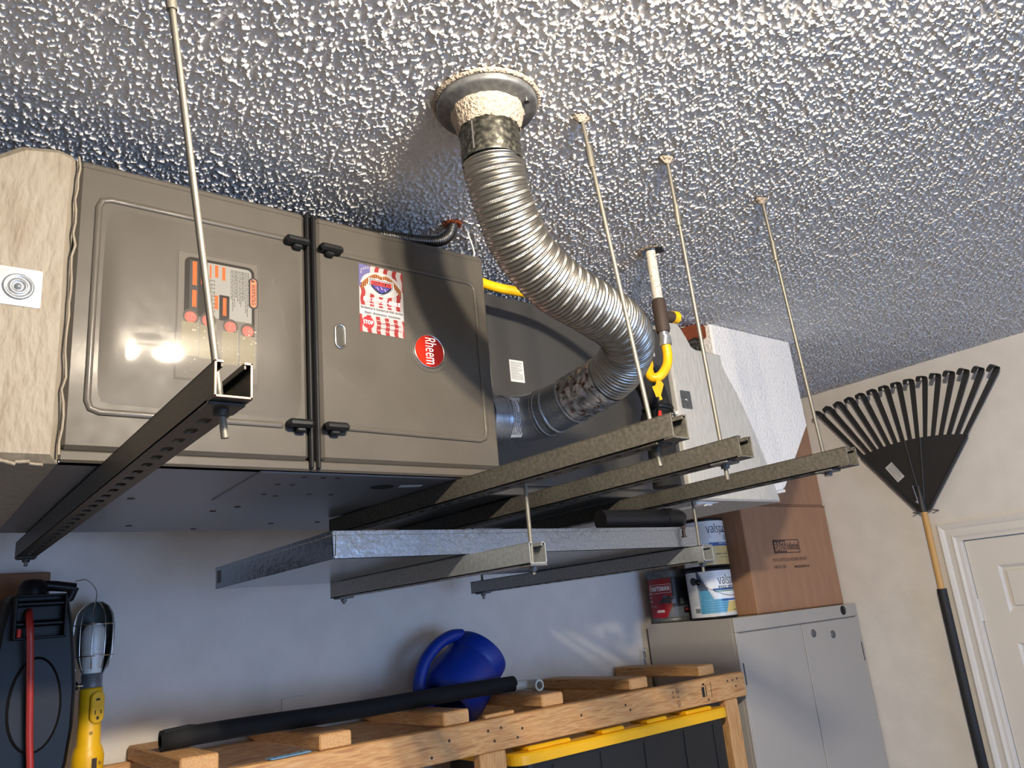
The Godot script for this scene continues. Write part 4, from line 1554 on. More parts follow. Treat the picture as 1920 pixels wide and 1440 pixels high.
func make_pan() -> void:
	var t := thing("drain_pan", "shiny galvanized sheet-metal drain pan hung below the furnace", "drain pan")
	var x0 := 0.665
	var x1 := 1.735
	var z0 := -1.40
	var z1 := -2.07
	var y0 := 2.0485
	var y1 := 2.1005
	var st := mb()
	span(st, Vector3(x0, y0, z1), Vector3(x1, y0 + 0.0012, z0))
	build(st, "bottom_sheet", M.galvanized_pan, t)
	for s in [[Vector3(x0, y0, z0 - 0.0012), Vector3(x1, y1, z0)], [Vector3(x0, y0, z1), Vector3(x1, y1, z1 + 0.0012)], [Vector3(x0, y0, z1), Vector3(x0 + 0.0012, y1, z0)], [Vector3(x1 - 0.0012, y0, z1), Vector3(x1, y1, z0)]]:
		st = mb()
		span(st, s[0], s[1])
		# hemmed rim
		var a: Vector3 = s[0]
		var b: Vector3 = s[1]
		span(st, Vector3(a.x, y1 - 0.008, a.z) - Vector3(0.0008, 0, 0.0008), Vector3(b.x, y1 + 0.001, b.z) + Vector3(0.0008, 0, 0.0008), 0.0006)
		build(st, "side_wall", M.galvanized_pan, t)
	# folded corner
	st = mb()
	var pts := []
	for k in 9:
		var a := PI * k / 8.0
		pts.append(Vector3(x0 + 0.004 - cos(a) * 0.004, y0 + 0.003 + (1 - sin(a)) * 0.0, z0 + 0.001))
	tube(st, [Vector3(x0 + 0.001, y1 - 0.002, z0 + 0.001), Vector3(x0 + 0.0025, y0 + 0.006, z0 + 0.0016), Vector3(x0 + 0.004, y0 + 0.0015, z0 + 0.001), Vector3(x0 + 0.0062, y0 + 0.006, z0 + 0.0016), Vector3(x0 + 0.0085, y1 - 0.002, z0 + 0.001)], 0.0012, 8)
	build(st, "folded_corner", M.galvanized_pan, t)
	plate("stock_label", facing(Vector3(x0, 2.077, -2.045), Vector3(0, 0, 1), Vector3.UP), 0.028, 0.030, 0.0006, picture("pan_label_print", print_texture(48, 48, 7, Color(0.35, 0.35, 0.36), Color(0.2, 0.2, 0.2), 44)), t, "dark stock label")
	st = mb()
	box(st, Vector3(1.672, 2.100, z0 + 0.0025), Vector3(0.012, 0.006, 0.008), 0.001)
	box(st, Vector3(1.672, 2.087, z0 + 0.0025), Vector3(0.007, 0.024, 0.0025), 0.0008)
	box(st, Vector3(1.672, 2.076, z0 + 0.0035), Vector3(0.012, 0.004, 0.004), 0.0008)
	build(st, "spring_clip", M.black_iron, t)
	settle(t)
	# black capped pipe lying over the pan's rim
	t = thing("capped_pipe", "black plastic pipe with rounded cap lying on the drain pan rim", "pipe")
	st = mb()
	tube(st, [Vector3(1.44, 2.130, -1.47), Vector3(1.66, 2.130, -1.448)], 0.0262, 24)
	build(st, "pipe", M.black_plastic, t)
	st = mb()
	var cp := [Vector3(1.655, 2.130, -1.4485), Vector3(1.70, 2.130, -1.444), Vector3(1.718, 2.130, -1.442), Vector3(1.727, 2.130, -1.441), Vector3(1.731, 2.130, -1.4405)]
	tube(st, cp, [0.0285, 0.0285, 0.024, 0.014, 0.001], 24)
	build(st, "end_cap", M.black_plastic, t)
	settle(t)


# ---------------------------------------------------------------- wooden shelf
func make_shelf() -> void:
	var t := thing("shelf_frame", "raw two-by-four shelf frame with flat cross slats against the back wall", "shelf")
	var y := 1.634
	var st := mb()
	span(st, Vector3(0.50, y - 0.087, -2.068), Vector3(2.650, y, -2.030), 0.003)
	var beam := build(st, "front_beam", M.wood_x, t)
	# screw heads and nail holes on the beam's face
	st = mb()
	for p in [[1.435, 1.605], [1.482, 1.607], [1.455, 1.575], [1.56, 1.594], [1.54, 1.572], [1.80, 1.596], [2.00, 1.60], [2.02, 1.582], [2.545, 1.611], [2.575, 1.611], [2.603, 1.613], [2.59, 1.588], [1.24, 1.566], [0.98, 1.574], [1.30, 1.60]]:
		rod(st, Vector3(p[0], p[1], -2.0305), Vector3(p[0], p[1], -2.0293), 0.0042, 8)
	build(st, "screws", M.black_iron, beam)
	# ink stamps
	lettering("209 E CON", facing(Vector3(2.262, 1.590, -2.0298), Vector3(0, -1, 0), Vector3(1, 0, 0)), 0.016, M.ink, beam, 0.062, "Droid Sans Mono")
	lettering("KD HT", facing(Vector3(2.238, 1.600, -2.0298), Vector3(0, -1, 0), Vector3(1, 0, 0)), 0.010, M.ink, beam, 0.026, "Droid Sans Mono")
	st = mb()
	for r in [[2.405, 1.616, 0.012, 0.006], [2.400, 1.59, 0.014, 0.034], [2.416, 1.592, 0.004, 0.038], [2.424, 1.562, 0.008, 0.006], [2.445, 1.594, 0.002, 0.055]]:
		box(st, Vector3(r[0], r[1], -2.0298), Vector3(r[2], r[3], 0.0006))
	build(st, "grade_stamp", M.ink, beam)
	st = mb()
	span(st, Vector3(0.50, y - 0.087, -2.545), Vector3(2.650, y, -2.507), 0.003)
	build(st, "back_beam", M.wood_x, t)
	for x in [[0.585, -2.055], [0.920, -2.040], [1.297, -2.047], [1.672, -2.062], [2.078, -2.075], [2.470, -2.095]]:
		st = mb()
		span(st, Vector3(x[0], y + 0.0005, -2.545), Vector3(x[0] + 0.089, y + 0.0385, x[1]), 0.004)
		var sl := build(st, "slat", M.wood_z, t)
		st = mb()
		prism(st, rrect(0.082, 0.031, 0.003, Vector2(x[0] + 0.0445, y + 0.0195), 2), Transform3D(), x[1] - 0.001, x[1] + 0.0004)
		build(st, "end_grain", M.wood_end, sl)
	for x in [0.56, 1.402, 2.520]:
		st = mb()
		span(st, Vector3(x, 0, -2.068), Vector3(x + (0.093 if x < 2 else 0.070), y - 0.088, -2.032), 0.003)
		build(st, "post", M.wood_y, t)
	for x in [0.56, 1.402, 2.520]:
		st = mb()
		span(st, Vector3(x, 0, -2.545), Vector3(x + 0.089, y - 0.088, -2.507), 0.003)
		build(st, "back_post", M.wood_y, t)
	# lower deck that carries the tote
	st = mb()
	span(st, Vector3(0.55, 1.08, -2.505), Vector3(2.62, 1.10, -2.07), 0.002)
	build(st, "lower_deck", M.wood_x, t)
	settle(t)
	# foam-sleeved pipe with its elbow
	t = thing("foam_pipe", "black foam-sleeved pipe with white plastic elbow lying across the slats", "pipe")
	st = mb()
	var fp := []
	for i in 25:
		var s := i / 24.0
		fp.append(Vector3(lerpf(0.592, 1.712, s), 1.7005 + 0.003 * sin(s * 9.0) * (1.0 - s) - 0.002 * (1.0 - s), -2.25 + 0.006 * sin(s * 5.0)))
	tube(st, fp, 0.0245, 20, false)
	# hollow at the open end
	tube(st, fp.slice(0, 5), 0.0150, 20, false)
	lathe(st, [Vector2(0.0150, 0.0), Vector2(0.0245, 0.0)], Transform3D(frame_yup(fp[1] - fp[0]), fp[0]), 20)
	lathe(st, [Vector2(0.0, 0.0), Vector2(0.0245, 0.0)], Transform3D(frame_yup(fp[24] - fp[23]), fp[24]), 20)
	var sleeve := build(st, "foam_sleeve", M.black_matte, t)
	st = mb()
	# split lip where the sleeve has opened at its far end
	tube(st, [Vector3(0.597, 1.716, -2.243), Vector3(0.66, 1.7225, -2.243), Vector3(0.70, 1.7195, -2.244)], [0.009, 0.006, 0.002], 8)
	build(st, "split_lip", M.black_matte, sleeve)
	st = mb()
	tube(st, smooth_path([Vector3(1.706, 1.692, -2.248), Vector3(1.735, 1.692, -2.248), Vector3(1.758, 1.691, -2.241), Vector3(1.767, 1.690, -2.222), Vector3(1.768, 1.689, -2.19)], 6), 0.0165, 20, false)
	tube(st, [Vector3(1.7678, 1.6895, -2.212), Vector3(1.768, 1.689, -2.185)], 0.0185, 20, false)
	lathe(st, [Vector2(0.0185, 0.0), Vector2(0.0125, 0.0)], Transform3D(frame_yup(Vector3(0, 0, 1)), Vector3(1.768, 1.689, -2.185)), 20)
	tube(st, smooth_path([Vector3(1.768, 1.689, -2.185), Vector3(1.767, 1.690, -2.222), Vector3(1.758, 1.691, -2.241), Vector3(1.735, 1.692, -2.248)], 6), 0.0125, 20, false)
	build(st, "elbow", M.pvc, t)
	settle(t)
	make_watering_can()
	# storage tote under the beam
	t = thing("storage_tote", "black storage tote with bright yellow lid under the wooden shelf", "storage box")
	st = mb()
	for k in 6:
		pass
	prism(st, rrect(0.94, 0.42, 0.03, Vector2(2.02, 2.235), 4), Transform3D(Basis(Vector3.RIGHT, Vector3(0, 0, -1), Vector3.UP), Vector3.ZERO), 1.101, 1.500)
	var body := build(st, "tub", M.tote_black, t)
	for x in [1.66, 1.86, 2.06, 2.26, 2.42]:
		st = mb()
		box(st, Vector3(x, 1.30, -2.024), Vector3(0.006, 0.36, 0.006), 0.002)
		build(st, "tub_rib", M.tote_black, body)
	st = mb()
	prism(st, rrect(0.995, 0.50, 0.045, Vector2(2.012, 2.257), 6), Transform3D(Basis(Vector3.RIGHT, Vector3(0, 0, -1), Vector3.UP), Vector3.ZERO), 1.496, 1.528, 0.006)
	var lid := build(st, "lid", M.yellow, t)
	for k in [[1.66, 0.17], [1.93, 0.10], [2.14, 0.10], [2.36, 0.14]]:
		st = mb()
		box(st, Vector3(k[0], 1.533, -2.07), Vector3(k[1], 0.014, 0.09), 0.005)
		build(st, "lid_ridge", M.yellow, lid)
	settle(t)
	# loose bits on the frame
	t = thing("metal_bracket", "small pale blue metal strap lying between the shelf slats", "bracket")
	st = mb()
	box(st, Vector3(0.845, 1.637, -2.058), Vector3(0.11, 0.004, 0.030), 0.001, Basis(Vector3.UP, 0.12))
	build(st, "strap", M.blue_bracket, t)
	st = mb()
	for x in [0.81, 0.845, 0.88]:
		rod(st, Vector3(x, 1.638, -2.058 - (x - 0.845) * 0.12), Vector3(x, 1.6395, -2.058 - (x - 0.845) * 0.12), 0.004, 10)
	build(st, "screws", M.black_iron, t)
	settle(t)
	t = thing("wood_scrap", "thin scrap of wood lying on the shelf beam by the foam pipe", "wood scrap")
	st = mb()
	box(st, Vector3(1.50, 1.640, -2.062), Vector3(0.115, 0.010, 0.014), 0.001, Basis(Vector3.UP, 0.1))
	build(st, "stick", M.wood_x, t)
	settle(t)
	t = thing("white_jug", "white jug cap showing under the shelf beam left of the post", "jug")
	st = mb()
	lathe(st, [Vector2(0.075, 1.101), Vector2(0.08, 1.12), Vector2(0.08, 1.40), Vector2(0.066, 1.47), Vector2(0.035, 1.515), Vector2(0.022, 1.525), Vector2(0.0001, 1.527)], Transform3D(Basis(), Vector3(1.235, 0, -2.19)), 24)
	build(st, "jug_body", M.pvc, t)
	settle(t)


func make_watering_can() -> void:
	var t := thing("watering_can", "blue plastic watering can lying tipped behind the foam pipe", "watering can")
	var ax := Vector3(0.74, 0.64, -0.10).normalized()
	var base := Vector3(1.703, 1.808, -2.415)
	var b := frame_yup(-ax)
	var xf := Transform3D(b, base)
	var st := mb()
	lathe(st, [Vector2(0.0001, 0.006), Vector2(0.085, 0.005), Vector2(0.095, 0.0), Vector2(0.1015, 0.004), Vector2(0.1045, 0.012), Vector2(0.106, 0.062), Vector2(0.1035, 0.0655), Vector2(0.106, 0.069), Vector2(0.113, 0.13), Vector2(0.117, 0.19), Vector2(0.112, 0.215), Vector2(0.100, 0.228), Vector2(0.085, 0.232), Vector2(0.080, 0.226)], xf, 56)
	build(st, "body", M.blue_plastic, t)
	# hoop handle from near the foot round to the mouth
	st = mb()
	var side := Vector3(-0.64, 0.76, 0.0).normalized()
	var path := smooth_path([base - ax * 0.02 + side * 0.098, base - ax * 0.055 + side * 0.128, base - ax * 0.12 + side * 0.152, base - ax * 0.20 + side * 0.152, base - ax * 0.27 + side * 0.115, base - ax * 0.285 + side * 0.06, base - ax * 0.24 + side * 0.075], 8)
	tube(st, path, 0.021, 14)
	build(st, "handle", M.blue_plastic, t)
	st = mb()
	tube(st, smooth_path([base - ax * 0.16 - side * 0.09, base - ax * 0.24 - side * 0.06 + Vector3(0, 0, -0.05), base - ax * 0.28 + Vector3(0, 0, -0.06)], 6), [0.03, 0.029, 0.028, 0.027, 0.026, 0.025, 0.024, 0.023, 0.022, 0.021, 0.020, 0.019, 0.018], 14)
	build(st, "spout", M.blue_plastic, t)
	settle(t)


# ---------------------------------------------------------------- steel cabinet and what stands on it
func make_steel_cabinet() -> void:
	var t := thing("steel_cabinet", "grey two-door steel storage cabinet in the corner below the cardboard boxes", "cabinet")
	var x0 := 2.666
	var x1 := 3.579
	var zf := -2.052
	var zb := -2.515
	var h := 1.829
	var st := mb()
	span(st, Vector3(x0, 0.02, zb), Vector3(x1, h, zf - 0.012), 0.003)
	build(st, "body", M.cabinet_grey, t)
	st = mb()
	span(st, Vector3(x0, h - 0.054, zf - 0.014), Vector3(x1, h + 0.0005, zf + 0.002), 0.002)
	var rail := build(st, "top_rail", M.cabinet_grey, t)
	st = mb()
	lathe(st, [Vector2(0.021, 0.0), Vector2(0.02, 0.003), Vector2(0.0001, 0.0045)], Transform3D(frame_yup(Vector3(0, 0, 1)), Vector3(3.462, 1.806, zf + 0.0015)), 24)
	build(st, "black_bumper", M.black_plastic, rail)
	for k in [[x0 + 0.018, 3.118], [3.122, x1 - 0.018]]:
		st = mb()
		span(st, Vector3(k[0], 0.06, zf - 0.016), Vector3(k[1], h - 0.058, zf + 0.0 if k[0] < 3 else zf + 0.0015), 0.003)
		var d := build(st, "door", M.cabinet_grey, t)
		st = mb()
		var kx := 3.195 if k[0] < 3 else 3.343
		if k[0] < 3:
			kx = 3.085
		lathe(st, [Vector2(0.017, 0.0), Vector2(0.016, 0.004), Vector2(0.008, 0.0055), Vector2(0.0001, 0.0058)], Transform3D(frame_yup(Vector3(0, 0, 1)), Vector3(3.195 if k[0] < 3 else 3.343, 1.728 if k[0] < 3 else 1.712, zf + 0.001)), 20)
		build(st, "button", M.galvanized_dull, d)
		for y in [1.62, 0.9, 0.3]:
			st = mb()
			var hx: float = k[0] if k[0] < 3 else k[1]
			rod(st, Vector3(hx, y - 0.04, zf - 0.001), Vector3(hx, y + 0.04, zf - 0.001), 0.0045, 8)
			build(st, "hinge", M.dark_strut, d)
	for x in [x0, x1 - 0.018]:
		st = mb()
		span(st, Vector3(x, 0.02, zf - 0.014), Vector3(x + 0.018, h - 0.054, zf + 0.001), 0.002)
		build(st, "side_rail", M.cabinet_grey, t)
	st = mb()
	span(st, Vector3(x0, 0.0, zb), Vector3(x1, 0.06, zf - 0.03))
	build(st, "plinth", M.cabinet_grey, t)
	settle(t)
	# short chain that hooks over the shelf
	t = thing("wall_chain", "short shiny chain hanging between cabinet and shelf at the back wall", "chain")
	st = mb()
	for k in 5:
		var c := Vector3(2.652 - 0.004 * k, 1.722 - 0.016 * k, -2.535 + 0.002 * k)
		var ring := []
		for i in 13:
			var a := TAU * i / 12
			ring.append(c + (Vector3(cos(a) * 0.006, sin(a) * 0.0105, 0) if k % 2 == 0 else Vector3(0, sin(a) * 0.0105, cos(a) * 0.006)))
		tube(st, ring, 0.0018, 6, false)
	build(st, "links", M.chrome, t)
	settle(t)


func wrapped(called: String, c: Vector3, r: float, y0: float, y1: float, m: Material, parent: Node) -> MeshInstance3D:
	var st := mb()
	tube(st, [Vector3(c.x, y0, c.z), Vector3(c.x, y1, c.z)], r, 56, false, Vector3.ONE, true, 1.0, [1.0, 0.0])
	return build(st, called, m, parent)


func make_boxes_and_cans() -> void:
	var top := 1.8305
	# two cartons
	var t := thing("cardboard_box", "brown cardboard carton with dark bag maker print on the steel cabinet", "box", "")
	carton(t, Vector3(2.908, top, -2.51), Vector3(3.576, 2.290, -2.105))
	var front := Vector3(3.20, 2.105, -2.1045)
	var st := mb()
	for r in [[0, 0.028, 0.196, 0.004], [0, -0.028, 0.196, 0.004], [-0.098, 0, 0.004, 0.056], [0.098, 0, 0.004, 0.056], [-0.052, 0, 0.094, 0.052]]:
		box(st, front + Vector3(r[0], r[1], 0), Vector3(r[2], r[3], 0.0006))
	var fr := build(st, "print_frame", M.card_print, t)
	lettering("BAGS", facing(front + Vector3(-0.051, -0.001, 0.0004), Vector3.RIGHT, Vector3.UP), 0.040, M.cardboard, fr, 0.080, "Droid Sans", 0.0004, 0.0, true)
	lettering("Unlimited", facing(front + Vector3(0.047, -0.001, 0.0), Vector3.RIGHT, Vector3.UP), 0.030, M.card_print, fr, 0.090, "Droid Sans", 0.0006, 0.0, true)
	lettering("THIS IS A RECYCLED & REUSABLE PRODUCT", facing(front + Vector3(0.008, -0.058, 0.0), Vector3.RIGHT, Vector3.UP), 0.014, M.card_print, fr, 0.270, "Droid Sans", 0.0006)
	lettering("1-800-767-2247", facing(front + Vector3(-0.078, -0.088, 0.0), Vector3.RIGHT, Vector3.UP), 0.014, M.card_print, fr, 0.095, "Droid Sans", 0.0006)
	lettering("www.bagsunlimited.com", facing(front + Vector3(0.090, -0.090, 0.0), Vector3.RIGHT, Vector3.UP), 0.013, M.card_print, fr, 0.118, "Droid Sans", 0.0006)
	settle(t)
	t = thing("cardboard_box", "plain brown cardboard carton stacked on top of the printed carton", "box")
	carton(t, Vector3(2.900, 2.2925, -2.51), Vector3(3.578, 2.765, -2.112))
	settle(t)
	# two paint cans, one on the other
	paint_can(Vector3(2.782, top, -2.232), 0.094, 0.203, false)
	paint_can(Vector3(2.790, top + 0.2055, -2.236), 0.094, 0.203, true)
	# red and black canister
	t = thing("shop_vacuum_canister", "red and black cardboard canister with power tool picture beside the paint cans", "canister")
	var c := Vector3(2.772, 0, -2.452)
	var W := 1024
	var H := 460
	var im := Image.create(W, H, false, Image.FORMAT_RGB8)
	im.fill(Color(0.10, 0.10, 0.11))
	im.fill_rect(Rect2i(330, 0, 300, H), Color(0.52, 0.06, 0.09))
	for y in H:
		# red field with a slanting right edge
		im.fill_rect(Rect2i(330, y, 320 - int(maxf(0, y - 300) * 0.4), 1), Color(0.56, 0.05, 0.10))
		im.fill_rect(Rect2i(650 - int(maxf(0, y - 300) * 0.4), y, 200, 1), Color(0.14, 0.15, 0.17) if y < 340 else Color(0.36, 0.37, 0.40))
	disc(im, Vector2i(752, 120), 44, Color(0.05, 0.05, 0.05))
	for k in 5:
		im.fill_rect(Rect2i(570 + k * 34, 200 + k * 12, 30, 90 - k * 6), [Color(0.30, 0.33, 0.40), Color(0.08, 0.08, 0.09), Color(0.55, 0.58, 0.62), Color(0.12, 0.12, 0.13), Color(0.40, 0.42, 0.40)][k])
	for y in 60:
		im.fill_rect(Rect2i(520 + y, 290 - y, 90, 2), Color(0.12, 0.12, 0.14) if y % 14 else Color(0.6, 0.6, 0.62))
	round_rect(im, Rect2i(730, 350, 90, 70), 10, Color(0.05, 0.05, 0.05))
	print_rows(im, Rect2i(742, 366, 66, 30), 3, Color(0.75, 0.30, 0.28), 50)
	for k in 3:
		print_rows(im, Rect2i(392, 170 + k * 42, 70, 26), 1, Color(0.82, 0.80, 0.80), 51 + k)
	print_rows(im, Rect2i(392, 310, 110, 26), 3, Color(0.75, 0.6, 0.6), 56)
	round_rect(im, Rect2i(505, 366, 70, 28), 6, Color(0.80, 0.76, 0.76))
	var can := wrapped("printed_wrap", c, 0.0905, top + 0.018, 2.018, picture("canister_print", im, 0.3), t)
	st = mb()
	lathe(st, [Vector2(0.0001, top), Vector2(0.091, top), Vector2(0.0925, top + 0.004), Vector2(0.0925, top + 0.019), Vector2(0.0905, top + 0.020)], Transform3D(Basis(), c), 56)
	build(st, "bottom_band", M.galvanized_dull, t)
	st = mb()
	lathe(st, [Vector2(0.0905, 2.014), Vector2(0.0925, 2.016), Vector2(0.0925, 2.046), Vector2(0.089, 2.05), Vector2(0.086, 2.044), Vector2(0.0001, 2.044)], Transform3D(Basis(), c), 56)
	build(st, "lid_band", M.galvanized_dull, t)
	var face := atan2(-2.772, 2.452)
	var xf := Transform3D(Basis(Vector3.UP, face - 0.52), Vector3(c.x, 1.972, c.z))
	lettering("CRAFTSMAN", xf, 0.019, M.white_print, can, 0.098, "Droid Sans", 0.0006, 0.0908, true)
	st = mb()
	for a in [[-0.60, 0.60, 0.0175], [-0.60, 0.60, -0.0175]]:
		for i in 12:
			var a0: float = lerpf(a[0], a[1], i / 12.0)
			var a1: float = lerpf(a[0], a[1], (i + 1) / 12.0)
			rod(st, xf * Vector3(sin(a0) * 0.091, a[2], cos(a0) * 0.091), xf * Vector3(sin(a1) * 0.091, a[2], cos(a1) * 0.091), 0.0008, 5)
	for a in [-0.60, 0.60]:
		rod(st, xf * Vector3(sin(a) * 0.091, -0.0175, cos(a) * 0.091), xf * Vector3(sin(a) * 0.091, 0.0175, cos(a) * 0.091), 0.0008, 5)
	build(st, "logo_outline", M.white_print, can)
	settle(t)


func carton(t: Node, a: Vector3, b: Vector3) -> void:
	var lo := a.min(b)
	var hi := a.max(b)
	var st := mb()
	span(st, lo, Vector3(hi.x, hi.y - 0.004, hi.z), 0.004)
	build(st, "carton_body", M.cardboard, t)
	# top flaps with the slit between them, a little raised, and the glued corner seam
	for k in [[lo.z, (lo.z + hi.z) / 2 - 0.001], [(lo.z + hi.z) / 2 + 0.001, hi.z + 0.002]]:
		st = mb()
		span(st, Vector3(lo.x - 0.001, hi.y - 0.0035, k[0]), Vector3(hi.x, hi.y, k[1]), 0.001)
		build(st, "flap", M.cardboard, t)
	st = mb()
	span(st, Vector3(lo.x - 0.0012, lo.y + 0.004, hi.z - 0.045), Vector3(lo.x + 0.001, hi.y - 0.008, hi.z - 0.002), 0.0004)
	build(st, "glue_seam", M.cardboard, t)


func paint_can(at: Vector3, r: float, h: float, upper: bool) -> void:
	var t := thing("paint_can", "white and silver paint can stacked on the pool deck paint can" if upper else "white and blue pool deck paint can with wire handle on the cabinet", "paint can")
	var c := Vector3(at.x, 0, at.z)
	var face := atan2(-at.x, -at.z)
	var W := 1024
	var H := 400
	var im := Image.create(W, H, false, Image.FORMAT_RGB8)
	var silver := Color(0.80, 0.81, 0.82)
	im.fill(silver)
	# u = 0.61 of the wrap faces the viewer's side
	if upper:
		for y in H:
			im.fill_rect(Rect2i(380, y, 120, 1), Color(0.84, 0.85, 0.86))
			if y < 200:
				im.fill_rect(Rect2i(500 + y / 3, y, 480, 1), Color(0.83, 0.84, 0.86))
			elif y > 232:
				im.fill_rect(Rect2i(590, y, 400, 1), Color(0.82, 0.72, 0.48))
		for k in 22:
			disc(im, Vector2i(610 + k * 3, 90 + k * 4), 60 - k * 2, [Color(0.74, 0.75, 0.76), Color(0.86, 0.86, 0.87)][k % 2])
		im.fill_rect(Rect2i(660, 200, 330, 32), Color(0.16, 0.30, 0.55))
		print_rows(im, Rect2i(740, 208, 160, 12), 1, Color(0.85, 0.88, 0.9), 61)
		print_rows(im, Rect2i(700, 300, 240, 16), 1, Color(0.30, 0.30, 0.34), 62)
		print_rows(im, Rect2i(740, 330, 170, 12), 1, Color(0.40, 0.40, 0.42), 63)
		im.fill_rect(Rect2i(440, 250, 120, 60), Color(0.42, 0.46, 0.52))
		print_rows(im, Rect2i(780, 100, 120, 20), 1, Color(0.2, 0.2, 0.24), 64)
		print_rows(im, Rect2i(800, 136, 120, 50), 4, Color(0.36, 0.40, 0.48), 65)
	else:
		for y in H:
			im.fill_rect(Rect2i(360, y, 190, 1), Color(0.85, 0.86, 0.87))
			var e := 560 + int(y * 0.38)
			im.fill_rect(Rect2i(e, y, 500, 1), Color(0.90, 0.91, 0.92))
			im.fill_rect(Rect2i(530, y, maxi(0, e - 545), 1), Color(0.30, 0.34, 0.40) if y < 170 else Color(0.32, 0.58, 0.70))
			if y > 250:
				im.fill_rect(Rect2i(560, y, 190, 1), Color(0.30, 0.57, 0.70) if (y / 7) % 3 else Color(0.42, 0.67, 0.78))
			if y > 275:
				im.fill_rect(Rect2i(750 - (y - 275) / 3, y, 260, 1), Color(0.83, 0.73, 0.46))
			if y > 368:
				im.fill_rect(Rect2i(360, y, 660, 1), Color(0.84, 0.84, 0.84))
		im.fill_rect(Rect2i(640, 160, 380, 18), Color(0.14, 0.30, 0.52))
		im.fill_rect(Rect2i(650, 182, 380, 8), Color(0.25, 0.50, 0.36))
		im.fill_rect(Rect2i(690, 254, 330, 16), Color(0.12, 0.32, 0.60))
		print_rows(im, Rect2i(780, 350, 200, 12), 1, Color(0.25, 0.25, 0.28), 66)
		print_rows(im, Rect2i(455, 150, 90, 150), 18, Color(0.66, 0.67, 0.68), 67)
		for k in 16:
			im.fill_rect(Rect2i(480 + k * 3, 320, 1 + (k * 7) % 3, 38), Color(0.10, 0.10, 0.10))
		disc(im, Vector2i(497, 82), 34, Color(0.03, 0.03, 0.03))
	var wrap := wrapped("printed_wrap", c, r, at.y + 0.008, at.y + h - 0.010, picture("paint_can_print_%d" % int(upper), im, 0.28), t)
	var st := mb()
	lathe(st, [Vector2(0.0001, at.y + 0.003), Vector2(r - 0.002, at.y + 0.002), Vector2(r + 0.002, at.y), Vector2(r + 0.0025, at.y + 0.006), Vector2(r, at.y + 0.009)], Transform3D(Basis(), c), 48)
	build(st, "bottom_rim", M.black_plastic, t)
	st = mb()
	lathe(st, [Vector2(r, at.y + h - 0.012), Vector2(r + 0.002, at.y + h - 0.006), Vector2(r, at.y + h), Vector2(r - 0.010, at.y + h), Vector2(r - 0.014, at.y + h - 0.006), Vector2(0.0001, at.y + h - 0.006)], Transform3D(Basis(), c), 48)
	build(st, "lid", M.black_plastic, t)
	lettering("valspar", Transform3D(Basis(Vector3.UP, face + (0.80 if upper else 0.98)), Vector3(c.x, at.y + (0.158 if upper else 0.152), c.z)), 0.036, M.navy_print, wrap, 0.112, "Droid Sans", 0.0006, r + 0.0002)
	if not upper:
		lettering("POOL DECK &", Transform3D(Basis(Vector3.UP, face + 0.92), Vector3(c.x, at.y + 0.122, c.z)), 0.013, M.navy_print, wrap, 0.104, "Droid Sans", 0.0006, r + 0.0002, true)
		# handle ear and wire bail hanging round the front
		st = mb()
		var ea := face - 0.50
		var en := Vector3(sin(ea), 0, cos(ea))
		var ep := Vector3(c.x, at.y + 0.150, c.z) + en * (r + 0.0005)
		lathe(st, [Vector2(0.013, 0.0), Vector2(0.011, 0.003), Vector2(0.006, 0.002), Vector2(0.0001, 0.002)], Transform3D(frame_yup(en), ep), 18)
		build(st, "handle_ear", M.black_plastic, t)
		st = mb()
		var wire := []
		for i in 17:
			var s := i / 16.0
			var a := ea + s * 1.9
			wire.append(Vector3(c.x, at.y + 0.150 - 0.062 * sin(minf(s * 1.25, 1.0) * PI * 0.5), c.z) + Vector3(sin(a), 0, cos(a)) * (r + 0.003))
		tube(st, wire, 0.0013, 6)
		build(st, "wire_handle", M.chrome, t)
	settle(t)


